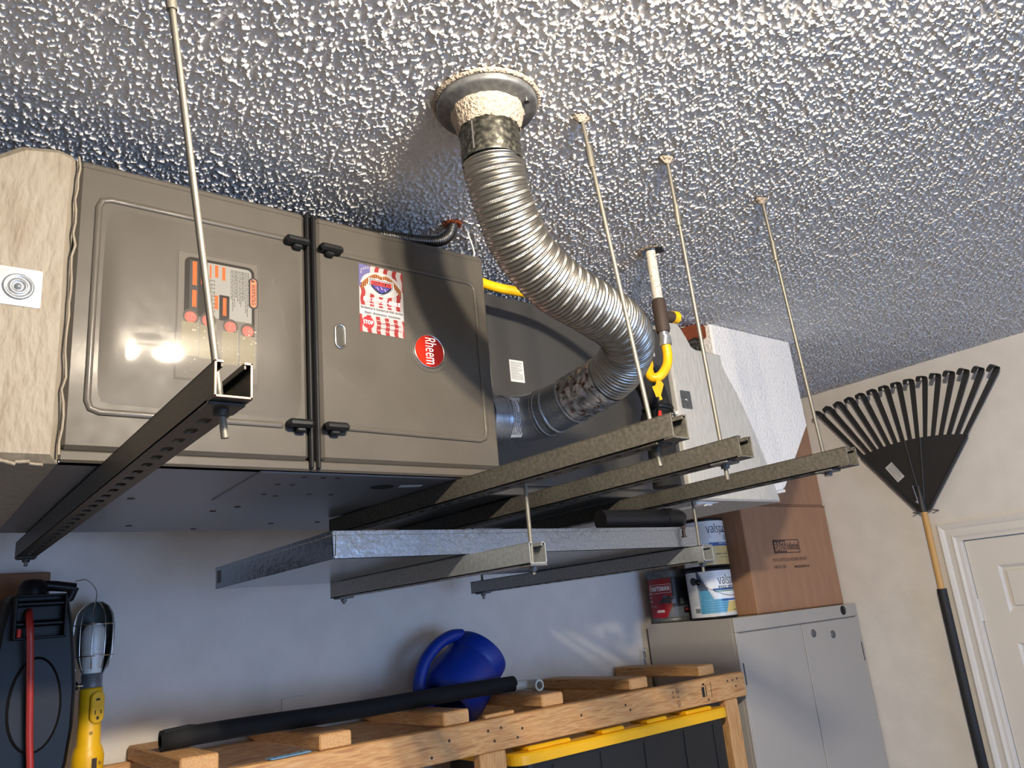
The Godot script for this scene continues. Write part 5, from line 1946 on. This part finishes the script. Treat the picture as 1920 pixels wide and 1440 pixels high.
# ---------------------------------------------------------------- rake on the right wall
func make_rake() -> void:
	var t := thing("leaf_rake", "black fan leaf rake hung on the wall beside the white door", "rake")
	var xw := 3.548
	var at := func(z: float, y: float, off := 0.0) -> Vector3: return Vector3(xw - off, y, z)
	var xf := Transform3D(Basis(Vector3(0, 0, 1), Vector3.UP, Vector3(-1, 0, 0)), Vector3(xw, 0, 0))
	# solid lower fan
	var st := mb()
	var poly := PackedVector2Array([Vector2(-1.650, 2.195), Vector2(-1.850, 2.478)])
	for i in 15:
		var s := i / 14.0
		poly.append(Vector2(lerpf(-1.843, -1.388, s), 2.482 + 0.026 * (1.0 - pow(2.0 * s - 1.0, 2.0)) - 0.006 * s))
	poly.append(Vector2(-1.380, 2.470))
	poly.append(Vector2(-1.604, 2.195))
	prism(st, poly, xf, 0.0, 0.005, 0.001)
	var fan := build(st, "fan", M.rake_plastic, t)
	st = mb()
	tube(st, [at.call(-1.652, 2.195, 0.005), at.call(-1.852, 2.478, 0.005)], 0.0065, 8)
	tube(st, [at.call(-1.602, 2.195, 0.005), at.call(-1.378, 2.470, 0.005)], 0.0065, 8)
	tube(st, [at.call(-1.627, 2.20, 0.006), at.call(-1.640, 2.505, 0.006)], 0.004, 8)
	tube(st, [at.call(-1.620, 2.20, 0.006), at.call(-1.570, 2.502, 0.006)], 0.004, 8)
	build(st, "fan_ribs", M.rake_plastic, fan)
	# fifteen springy tines with hooked tips
	for i in 15:
		var s := i / 14.0
		var a := Vector2(lerpf(-1.843, -1.388, s), 2.474 + 0.026 * (1.0 - pow(2.0 * s - 1.0, 2.0)))
		var b := Vector2(lerpf(-2.012, -1.192, s), 2.728 + 0.040 * (1.0 - pow(2.0 * s - 1.0, 2.0)) - 0.012 * s)
		var dir := (b - a).normalized()
		var nrm := Vector2(dir.y, -dir.x)
		st = mb()
		var rings := []
		var steps := [[0.0, 0.0, 0.0085], [0.5, 0.004, 0.0105], [0.93, 0.008, 0.0118], [0.985, 0.012, 0.0118], [1.0, 0.022, 0.0118], [1.0, 0.050, 0.0115], [0.985, 0.066, 0.011], [0.94, 0.074, 0.010], [0.90, 0.076, 0.008]]
		for k in steps:
			var p: Vector2 = a.lerp(b, k[0])
			var w: float = k[2]
			var th := 0.0022
			var out: float = k[1]
			var v := [p - nrm * w, p + nrm * w]
			var d2 := Vector2(0, 0)
			var ring := PackedVector3Array([at.call(v[0].x, v[0].y, out), at.call(v[1].x, v[1].y, out), at.call(v[1].x + dir.x * -th, v[1].y + dir.y * -th, out + th), at.call(v[0].x + dir.x * -th, v[0].y + dir.y * -th, out + th)])
			rings.append(ring)
		ring_strip(st, rings, true)
		build(st, "tine", M.rake_plastic, t)
	# socket, wooden shaft and long grip
	st = mb()
	tube(st, [at.call(-1.628, 2.30, 0.004), at.call(-1.628, 2.24, 0.006), at.call(-1.628, 2.185, 0.006)], [0.010, 0.017, 0.0185], 16)
	box(st, at.call(-1.628, 2.196, 0.006), Vector3(0.010, 0.012, 0.062), 0.003)
	build(st, "socket", M.rake_plastic, t)
	st = mb()
	box(st, at.call(-1.640, 2.262, 0.017), Vector3(0.012, 0.085, 0.006), 0.002, Basis(Vector3.RIGHT, -0.10))
	lathe(st, [Vector2(0.006, 0.0), Vector2(0.004, 0.004), Vector2(0.0001, 0.005)], Transform3D(frame_yup(Vector3(-1, 0, 0)), at.call(-1.641, 2.232, 0.022)), 10)
	build(st, "steel_clip", M.chrome, t)
	st = mb()
	tube(st, [at.call(-1.628, 2.19, 0.004), at.call(-1.632, 1.855, 0.004)], 0.0130, 18)
	build(st, "wooden_shaft", M.ash_handle, t)
	st = mb()
	tube(st, [at.call(-1.632, 1.862, 0.004), at.call(-1.634, 1.40, 0.004), at.call(-1.634, 0.90, 0.002), at.call(-1.634, 0.885, 0.002)], [0.0195, 0.0195, 0.0195, 0.012], 20)
	build(st, "grip", M.rubber, t)
	plate("price_sticker", facing(at.call(-1.714, 2.377, 0.0052), Vector3(0, -0.80, 0.60).normalized() * -1.0, Vector3(0, 0.60, 0.80).normalized()) if false else facing(at.call(-1.714, 2.377, 0.0052), Vector3(0, -0.62, 0.36).normalized(), Vector3(0, 0.36, 0.62).normalized()), 0.085, 0.040, 0.0006, picture("rake_sticker_print", print_texture(120, 56, 6, Color(0.78, 0.77, 0.75), Color(0.45, 0.45, 0.45), 45)), fan, "white price sticker")
	st = mb()
	rod(st, Vector3(RIGHT + 0.005, 2.186, -1.585), Vector3(3.535, 2.188, -1.585), 0.003, 8)
	rod(st, Vector3(RIGHT + 0.005, 2.186, -1.671), Vector3(3.535, 2.188, -1.671), 0.003, 8)
	build(st, "wall_nails", M.zinc_rod, t)
	settle(t)


# ---------------------------------------------------------------- hose reel and trouble light at the left
func make_reel() -> void:
	var t := thing("hose_reel", "glossy black retractable hose reel with red hose at the back wall", "hose reel")
	var cx := 0.303
	var st := mb()
	# rounded case: cross-sections from the wall towards the room
	var out := [Vector2(0.056, 2.072), Vector2(0.068, 2.055), Vector2(0.078, 2.01), Vector2(0.088, 1.93), Vector2(0.0945, 1.85), Vector2(0.0935, 1.76), Vector2(0.084, 1.68), Vector2(0.066, 1.61), Vector2(0.04, 1.565)]
	var poly := PackedVector2Array()
	for p in out:
		poly.append(Vector2(p.x, p.y))
	for i in range(out.size() - 1, -1, -1):
		poly.append(Vector2(-out[i].x, out[i].y))
	var mid := Vector2(0, 1.83)
	var rings := []
	for k in [[-2.47, 0.90], [-2.455, 0.97], [-2.43, 1.0], [-2.27, 1.0], [-2.245, 0.975], [-2.228, 0.92], [-2.220, 0.84]]:
		var ring := PackedVector3Array()
		for p in poly:
			var q: Vector2 = mid + (p - mid) * Vector2(k[1], lerpf(1.0, k[1], 0.5))
			ring.append(Vector3(cx + q.x, q.y, k[0]))
		rings.append(ring)
	st.set_smooth_group(0)
	ring_strip(st, rings, true)
	st.set_smooth_group(-1)
	cap(st, rings[0], Vector3(cx, 1.83, -2.47), Vector3(cx, 1.83, -2.3))
	cap(st, rings[6], Vector3(cx, 1.83, -2.220), Vector3(cx, 1.83, -2.3))
	build(st, "case", M.black_gloss, t)
	# smooth oval panel below the mouth
	st = mb()
	var oval := PackedVector2Array()
	for k in 28:
		var a := TAU * k / 28
		oval.append(Vector2(cx + 0.004 + cos(a) * 0.056, 1.815 + sin(a) * 0.098 * (1.0 if sin(a) < 0 else 1.15)))
	prism(st, oval, Transform3D(), -2.222, -2.214, 0.006)
	build(st, "oval_panel", M.black_plastic, t)
	# hose mouth: a frame with two rollers in a dark box
	st = mb()
	var m0 := Vector3(0.250, 1.966, -2.225)
	var m1 := Vector3(0.356, 2.066, -2.178)
	span(st, Vector3(m0.x, m0.y, m0.z), Vector3(m0.x + 0.005, m1.y, m1.z), 0.0015)
	span(st, Vector3(m1.x - 0.005, m0.y, m0.z), Vector3(m1.x, m1.y, m1.z), 0.0015)
	span(st, Vector3(m0.x, m1.y - 0.005, m0.z), Vector3(m1.x, m1.y, m1.z), 0.0015)
	span(st, Vector3(m0.x, m0.y, m0.z), Vector3(m1.x, m0.y + 0.005, m1.z), 0.0015)
	var mouth := build(st, "mouth_frame", M.black_gloss, t)
	st = mb()
	span(st, Vector3(m0.x + 0.005, m0.y + 0.005, m0.z), Vector3(m1.x - 0.005, m1.y - 0.005, m0.z + 0.006))
	build(st, "mouth_back", M.black_gloss, mouth)
	for y in [2.046, 2.001]:
		st = mb()
		rod(st, Vector3(m0.x + 0.004, y, -2.196), Vector3(m1.x - 0.004, y, -2.196), 0.0075, 14)
		build(st, "roller", M.black_gloss, mouth)
	st = mb()
	tube(st, smooth_path([Vector3(0.282, 2.030, -2.212), Vector3(0.279, 2.020, -2.185), Vector3(0.281, 1.985, -2.166), Vector3(0.286, 1.93, -2.172), Vector3(0.292, 1.85, -2.182), Vector3(0.298, 1.76, -2.188), Vector3(0.306, 1.66, -2.19), Vector3(0.310, 1.50, -2.19), Vector3(0.31, 1.30, -2.19)], 8), 0.0075, 14)
	build(st, "hose", M.red_hose, t, "red rubber hose")
	st = mb()
	rod(st, Vector3(0.262, 1.990, -2.19), Vector3(0.262, 1.972, -2.19), 0.005, 10)
	build(st, "hose_stop", M.red_plug, t)
	# swivel bracket on top, with a bent arm
	st = mb()
	lathe(st, [Vector2(0.030, 2.060), Vector2(0.034, 2.075), Vector2(0.031, 2.098), Vector2(0.022, 2.110), Vector2(0.0001, 2.113)], Transform3D(Basis(), Vector3(0.300, 0, -2.32)), 24)
	tube(st, [Vector3(0.300, 2.098, -2.32), Vector3(0.35, 2.094, -2.325), Vector3(0.395, 2.088, -2.33)], [0.013, 0.013, 0.012], 10)
	tube(st, [Vector3(0.393, 2.090, -2.33), Vector3(0.385, 2.064, -2.335), Vector3(0.366, 2.052, -2.335)], [0.012, 0.011, 0.008], 10)
	build(st, "swivel_bracket", M.black_plastic, t)
	st = mb()
	span(st, Vector3(0.25, 1.70, BACK), Vector3(0.35, 2.05, -2.46), 0.004)
	build(st, "wall_plate", M.black_plastic, t)
	settle(t)
	t = thing("wood_block", "short brown board screwed to the wall behind the black hose reel", "board")
	st = mb()
	span(st, Vector3(0.02, 2.060, BACK), Vector3(0.366, 2.148, BACK + 0.038), 0.003)
	build(st, "board", M.wood_dark, t)
	settle(t)


func make_trouble_light() -> void:
	var t := thing("trouble_light", "yellow-handled trouble light with wire cage hanging by the hose reel", "work light")
	var c := Vector3(0.468, 0, -2.452)
	var ax := Transform3D(Basis(), c)
	# handle with swelling base
	var st := mb()
	lathe(st, [Vector2(0.0001, 1.598), Vector2(0.030, 1.60), Vector2(0.0375, 1.612), Vector2(0.0385, 1.672), Vector2(0.034, 1.690), Vector2(0.0285, 1.700), Vector2(0.0275, 1.76), Vector2(0.0285, 1.832), Vector2(0.026, 1.838), Vector2(0.0001, 1.839)], ax, 32)
	var h := build(st, "handle", M.yellow_soft, t)
	# outlet boss, turned a little to the right, with its slots
	var face := facing(c + Vector3(0.010, 1.789, 0.024), Vector3(0.95, 0, -0.30).normalized(), Vector3.UP)
	st = mb()
	prism(st, rrect(0.036, 0.080, 0.0178, Vector2.ZERO, 7), face, -0.012, 0.009, 0.003)
	var boss := build(st, "outlet", M.yellow_soft, h)
	st = mb()
	for r in [[-0.007, -0.012, 0.0025, 0.010], [0.008, -0.012, 0.0025, 0.009], [-0.001, 0.019, 0.010, 0.0055], [0.0, -0.026, 0.0065, 0.0075]]:
		box(st, face * Vector3(r[0], r[1], 0.0090), Vector3(r[2], r[3], 0.0012), 0.0, face.basis)
	build(st, "outlet_slots", M.black_iron, boss)
	st = mb()
	for p in [Vector3(0.000, 1.728, 0.0275), Vector3(-0.012, 1.645, 0.0362), Vector3(0.022, 1.655, 0.0312)]:
		rod(st, c + p - Vector3(0, 0, 0.002), c + p + Vector3(0, 0, 0.0015), 0.0045, 12)
	build(st, "screws", M.brass, h)
	st = mb()
	span(st, c + Vector3(0.003, 1.600, 0.030), c + Vector3(0.015, 1.668, 0.0386))
	build(st, "slot", M.black_iron, h)
	# metal collar with a thumbscrew
	st = mb()
	lathe(st, [Vector2(0.0275, 1.838), Vector2(0.026, 1.842), Vector2(0.026, 1.872), Vector2(0.022, 1.875)], ax, 28)
	var col := build(st, "collar", M.galvanized, t)
	st = mb()
	rod(st, c + Vector3(-0.024, 1.846, 0.008), c + Vector3(-0.040, 1.846, 0.014), 0.006, 12)
	rod(st, c + Vector3(-0.036, 1.846, 0.0125), c + Vector3(-0.039, 1.846, 0.0137), 0.011, 8)
	build(st, "thumbscrew", M.chrome, col)
	# bulb: white base, frosted globe
	st = mb()
	lathe(st, [Vector2(0.020, 1.866), Vector2(0.024, 1.876), Vector2(0.0265, 1.905), Vector2(0.0275, 1.930)], ax, 28)
	build(st, "bulb_base", M.bulb_base, t)
	st = mb()
	lathe(st, [Vector2(0.0275, 1.930), Vector2(0.0295, 1.948), Vector2(0.0300, 1.965), Vector2(0.0280, 1.982), Vector2(0.022, 1.995), Vector2(0.012, 2.002), Vector2(0.0001, 2.004)], ax, 28)
	build(st, "bulb_globe", M.bulb_white, t)
	# reflector shell round the back right, and the wire cage
	st = mb()
	lathe(st, [Vector2(0.027, 1.872), Vector2(0.036, 1.892), Vector2(0.0455, 1.918), Vector2(0.0495, 1.955), Vector2(0.0495, 1.995), Vector2(0.045, 2.024), Vector2(0.034, 2.045), Vector2(0.018, 2.056), Vector2(0.0001, 2.058)], ax, 24, deg_to_rad(-40), deg_to_rad(140))
	build(st, "reflector", M.smoked_reflector, t)
	st = mb()
	for a in [150, 185, 220, 255, 290, 320]:
		var r := deg_to_rad(a)
		var d := Vector3(cos(r), 0, -sin(r))
		tube(st, smooth_path([c + d * 0.040 + Vector3(0, 1.885, 0), c + d * 0.050 + Vector3(0, 1.92, 0), c + d * 0.051 + Vector3(0, 1.99, 0), c + d * 0.043 + Vector3(0, 2.028, 0), c + d * 0.020 + Vector3(0, 2.052, 0), c + Vector3(0, 2.056, 0)], 5), 0.0016, 6)
	for y in [1.917, 1.997]:
		var ring := []
		for i in 19:
			var r := deg_to_rad(135 + 200.0 * i / 18)
			ring.append(c + Vector3(cos(r) * 0.0515, y, -sin(r) * 0.0515))
		tube(st, ring, 0.0017, 6)
	tube(st, smooth_path([c + Vector3(0, 2.055, 0), c + Vector3(-0.006, 2.085, 0.03), c + Vector3(-0.04, 2.108, 0.09), c + Vector3(-0.072, 2.1045, 0.12)], 6), 0.0014, 6)
	build(st, "wire_cage", M.chrome, t)
	settle(t)


# ---------------------------------------------------------------- gas line, conduit, drain line
func make_gas_line() -> void:
	var t := thing("gas_pipe", "white painted gas pipe with iron tee and yellow hose coming from ceiling hole", "gas pipe")
	var x := 1.568
	var z := -1.283
	var st := mb()
	rod(st, Vector3(x, CEIL + 0.40, z), Vector3(x + 0.004, 2.682, z), 0.0135, 18)
	build(st, "painted_pipe", M.pipe_white, t)
	st = mb()
	tube(st, [Vector3(x + 0.004, 2.692, z), Vector3(x + 0.004, 2.685, z), Vector3(x + 0.005, 2.605, z), Vector3(x + 0.005, 2.598, z)], [0.0165, 0.019, 0.019, 0.0165], 18)
	rod(st, Vector3(x + 0.005, 2.645, z), Vector3(x + 0.046, 2.647, z + 0.004), 0.0155, 16)
	build(st, "iron_tee", M.black_iron, t)
	st = mb()
	rod(st, Vector3(x + 0.046, 2.647, z + 0.004), Vector3(x + 0.064, 2.648, z + 0.005), 0.0175, 8)
	build(st, "yellow_cap", M.yellow, t)
	st = mb()
	tube(st, [Vector3(x + 0.005, 2.60, z), Vector3(x + 0.006, 2.585, z)], 0.013, 16)
	rod(st, Vector3(x + 0.006, 2.587, z), Vector3(x + 0.007, 2.562, z), 0.0175, 6)
	build(st, "union_nut", M.galvanized, t)
	st = mb()
	var hose := smooth_path([Vector3(x + 0.007, 2.565, z), Vector3(x + 0.010, 2.535, z - 0.002), Vector3(x + 0.002, 2.505, z - 0.004), Vector3(x - 0.020, 2.478, z - 0.012), Vector3(x - 0.036, 2.476, z - 0.026), Vector3(x - 0.030, 2.50, z - 0.040), Vector3(x - 0.02, 2.54, z - 0.055), Vector3(x - 0.10, 2.63, z - 0.10), Vector3(x - 0.25, 2.70, z - 0.14), Vector3(1.16, 2.718, -1.455), Vector3(1.085, 2.728, -1.45), Vector3(1.05, 2.756, -1.445)], 10)
	tube(st, hose, 0.0125, 14)
	build(st, "yellow_hose", M.yellow, t, "yellow coated flexible gas hose")
	st = mb()
	box(st, Vector3(x - 0.030, 2.449, z - 0.012), Vector3(0.036, 0.040, 0.0012), 0.0004, Basis(Vector3(0, 0, 1), -0.5) * Basis(Vector3.UP, 0.3))
	box(st, Vector3(x - 0.046, 2.428, z - 0.008), Vector3(0.020, 0.040, 0.0012), 0.0004, Basis(Vector3(0, 0, 1), 0.35))
	build(st, "hose_tag", M.yellow_soft, t)
	settle(t)
	t = thing("torn_ceiling_paper", "torn paper flaps on the rim of the ceiling hole round the gas pipe", "paper")
	for k in 7:
		var a := deg_to_rad(120 + k * 22)
		st = mb()
		box(st, Vector3(HOLE.x + cos(a) * 0.034, CEIL - 0.005, HOLE.z + sin(a) * 0.033), Vector3(0.013, 0.005, 0.010), 0.002, Basis(Vector3.UP, a + k))
		build(st, "flap", M.mastic, t)
	settle(t)
	# wired controls and insulated line beside the coil
	t = thing("insulated_line", "black insulated line with rubber coupling between coil cabinet and white plenum", "pipe")
	st = mb()
	tube(st, smooth_path([Vector3(1.705, 2.22, -1.46), Vector3(1.705, 2.36, -1.46), Vector3(1.712, 2.46, -1.462), Vector3(1.700, 2.56, -1.49), Vector3(1.68, 2.60, -1.56)], 6), 0.040, 24)
	build(st, "insulation", M.black_matte, t)
	st = mb()
	tube(st, [Vector3(1.706, 2.34, -1.458), Vector3(1.706, 2.352, -1.458), Vector3(1.708, 2.42, -1.459), Vector3(1.709, 2.43, -1.459)], [0.0475, 0.050, 0.050, 0.0475], 24)
	tube(st, [Vector3(1.709, 2.437, -1.459), Vector3(1.710, 2.444, -1.459), Vector3(1.710, 2.451, -1.459)], [0.044, 0.047, 0.044], 24)
	build(st, "rubber_coupling", M.black_plastic, t)
	st = mb()
	box(st, Vector3(1.755, 2.43, -1.43), Vector3(0.012, 0.010, 0.012), 0.003, Basis(Vector3(0, 0, 1), 0.6))
	box(st, Vector3(1.768, 2.415, -1.43), Vector3(0.008, 0.016, 0.010), 0.003)
	build(st, "torn_tape", M.white_label, t)
	settle(t)
	t = thing("red_plug_lead", "thin black lead with two red plugs in front of the insulated line", "wire")
	st = mb()
	tube(st, smooth_path([Vector3(1.515, 2.415, -1.285), Vector3(1.517, 2.395, -1.29), Vector3(1.530, 2.375, -1.31), Vector3(1.545, 2.33, -1.33), Vector3(1.56, 2.25, -1.34)], 6), 0.0035, 8)
	build(st, "lead", M.black_plastic, t)
	for p in [[Vector3(1.534, 2.385, -1.305), Vector3(1.543, 2.362, -1.312)], [Vector3(1.533, 2.352, -1.298), Vector3(1.547, 2.325, -1.303)]]:
		st = mb()
		rod(st, p[0], p[1], 0.006, 10)
		build(st, "red_plug", M.red_plug, t)
	settle(t)
	# spiral conduit lying on the furnace
	t = thing("flexible_conduit", "spiral metal conduit lying on the furnace top and entering the ceiling", "conduit")
	st = mb()
	var path := resample(smooth_path([Vector3(0.62, 2.763, -1.50), Vector3(0.72, 2.764, -1.440), Vector3(0.82, 2.764, -1.415), Vector3(0.90, 2.766, -1.405), Vector3(0.955, 2.775, -1.40), Vector3(0.985, 2.795, -1.402), Vector3(1.000, 2.82, -1.404), Vector3(1.004, 2.838, -1.406)], 12), 0.001)
	var rr := []
	for i in path.size():
		rr.append(0.0118 + 0.0016 * cos(TAU * i / 6.0))
	tube(st, path, rr, 16)
	build(st, "conduit", M.conduit_metal, t)
	st = mb()
	for k in 9:
		var a := TAU * k / 9
		box(st, Vector3(1.004 + cos(a) * 0.018, CEIL - 0.005, -1.406 + sin(a) * 0.016), Vector3(0.014, 0.008, 0.010), 0.002, Basis(Vector3.UP, a * 1.7))
	build(st, "foam_rim", M.rust, t)
	settle(t)
	t = thing("thermostat_wire", "pair of pale low-voltage wires rising from furnace corner behind the flue", "wire")
	for k in 2:
		st = mb()
		tube(st, smooth_path([Vector3(1.055, 2.75, -1.42 - 0.01 * k), Vector3(1.075 + 0.01 * k, 2.775, -1.425), Vector3(1.078 + 0.012 * k, 2.80, -1.43), Vector3(1.065 + 0.02 * k, 2.838, -1.43)], 6), 0.0022, 6)
		build(st, "wire", [M.pvc, M.galvanized_dull][k], t)
	settle(t)


func make_small_things() -> void:
	var t := thing("blank_wall_plate", "blank painted cover plate on the back wall above the foam pipe", "wall plate")
	var st := mb()
	prism(st, rrect(0.080, 0.118, 0.004, Vector2(1.070, 1.678), 3), Transform3D(), BACK, BACK + 0.006, 0.002)
	build(st, "plate", M.wall, t)
	st = mb()
	for y in [1.72, 1.636]:
		rod(st, Vector3(1.070, y, BACK + 0.005), Vector3(1.070, y, BACK + 0.0068), 0.0035, 10)
	build(st, "screws", M.wall, t)
	settle(t)
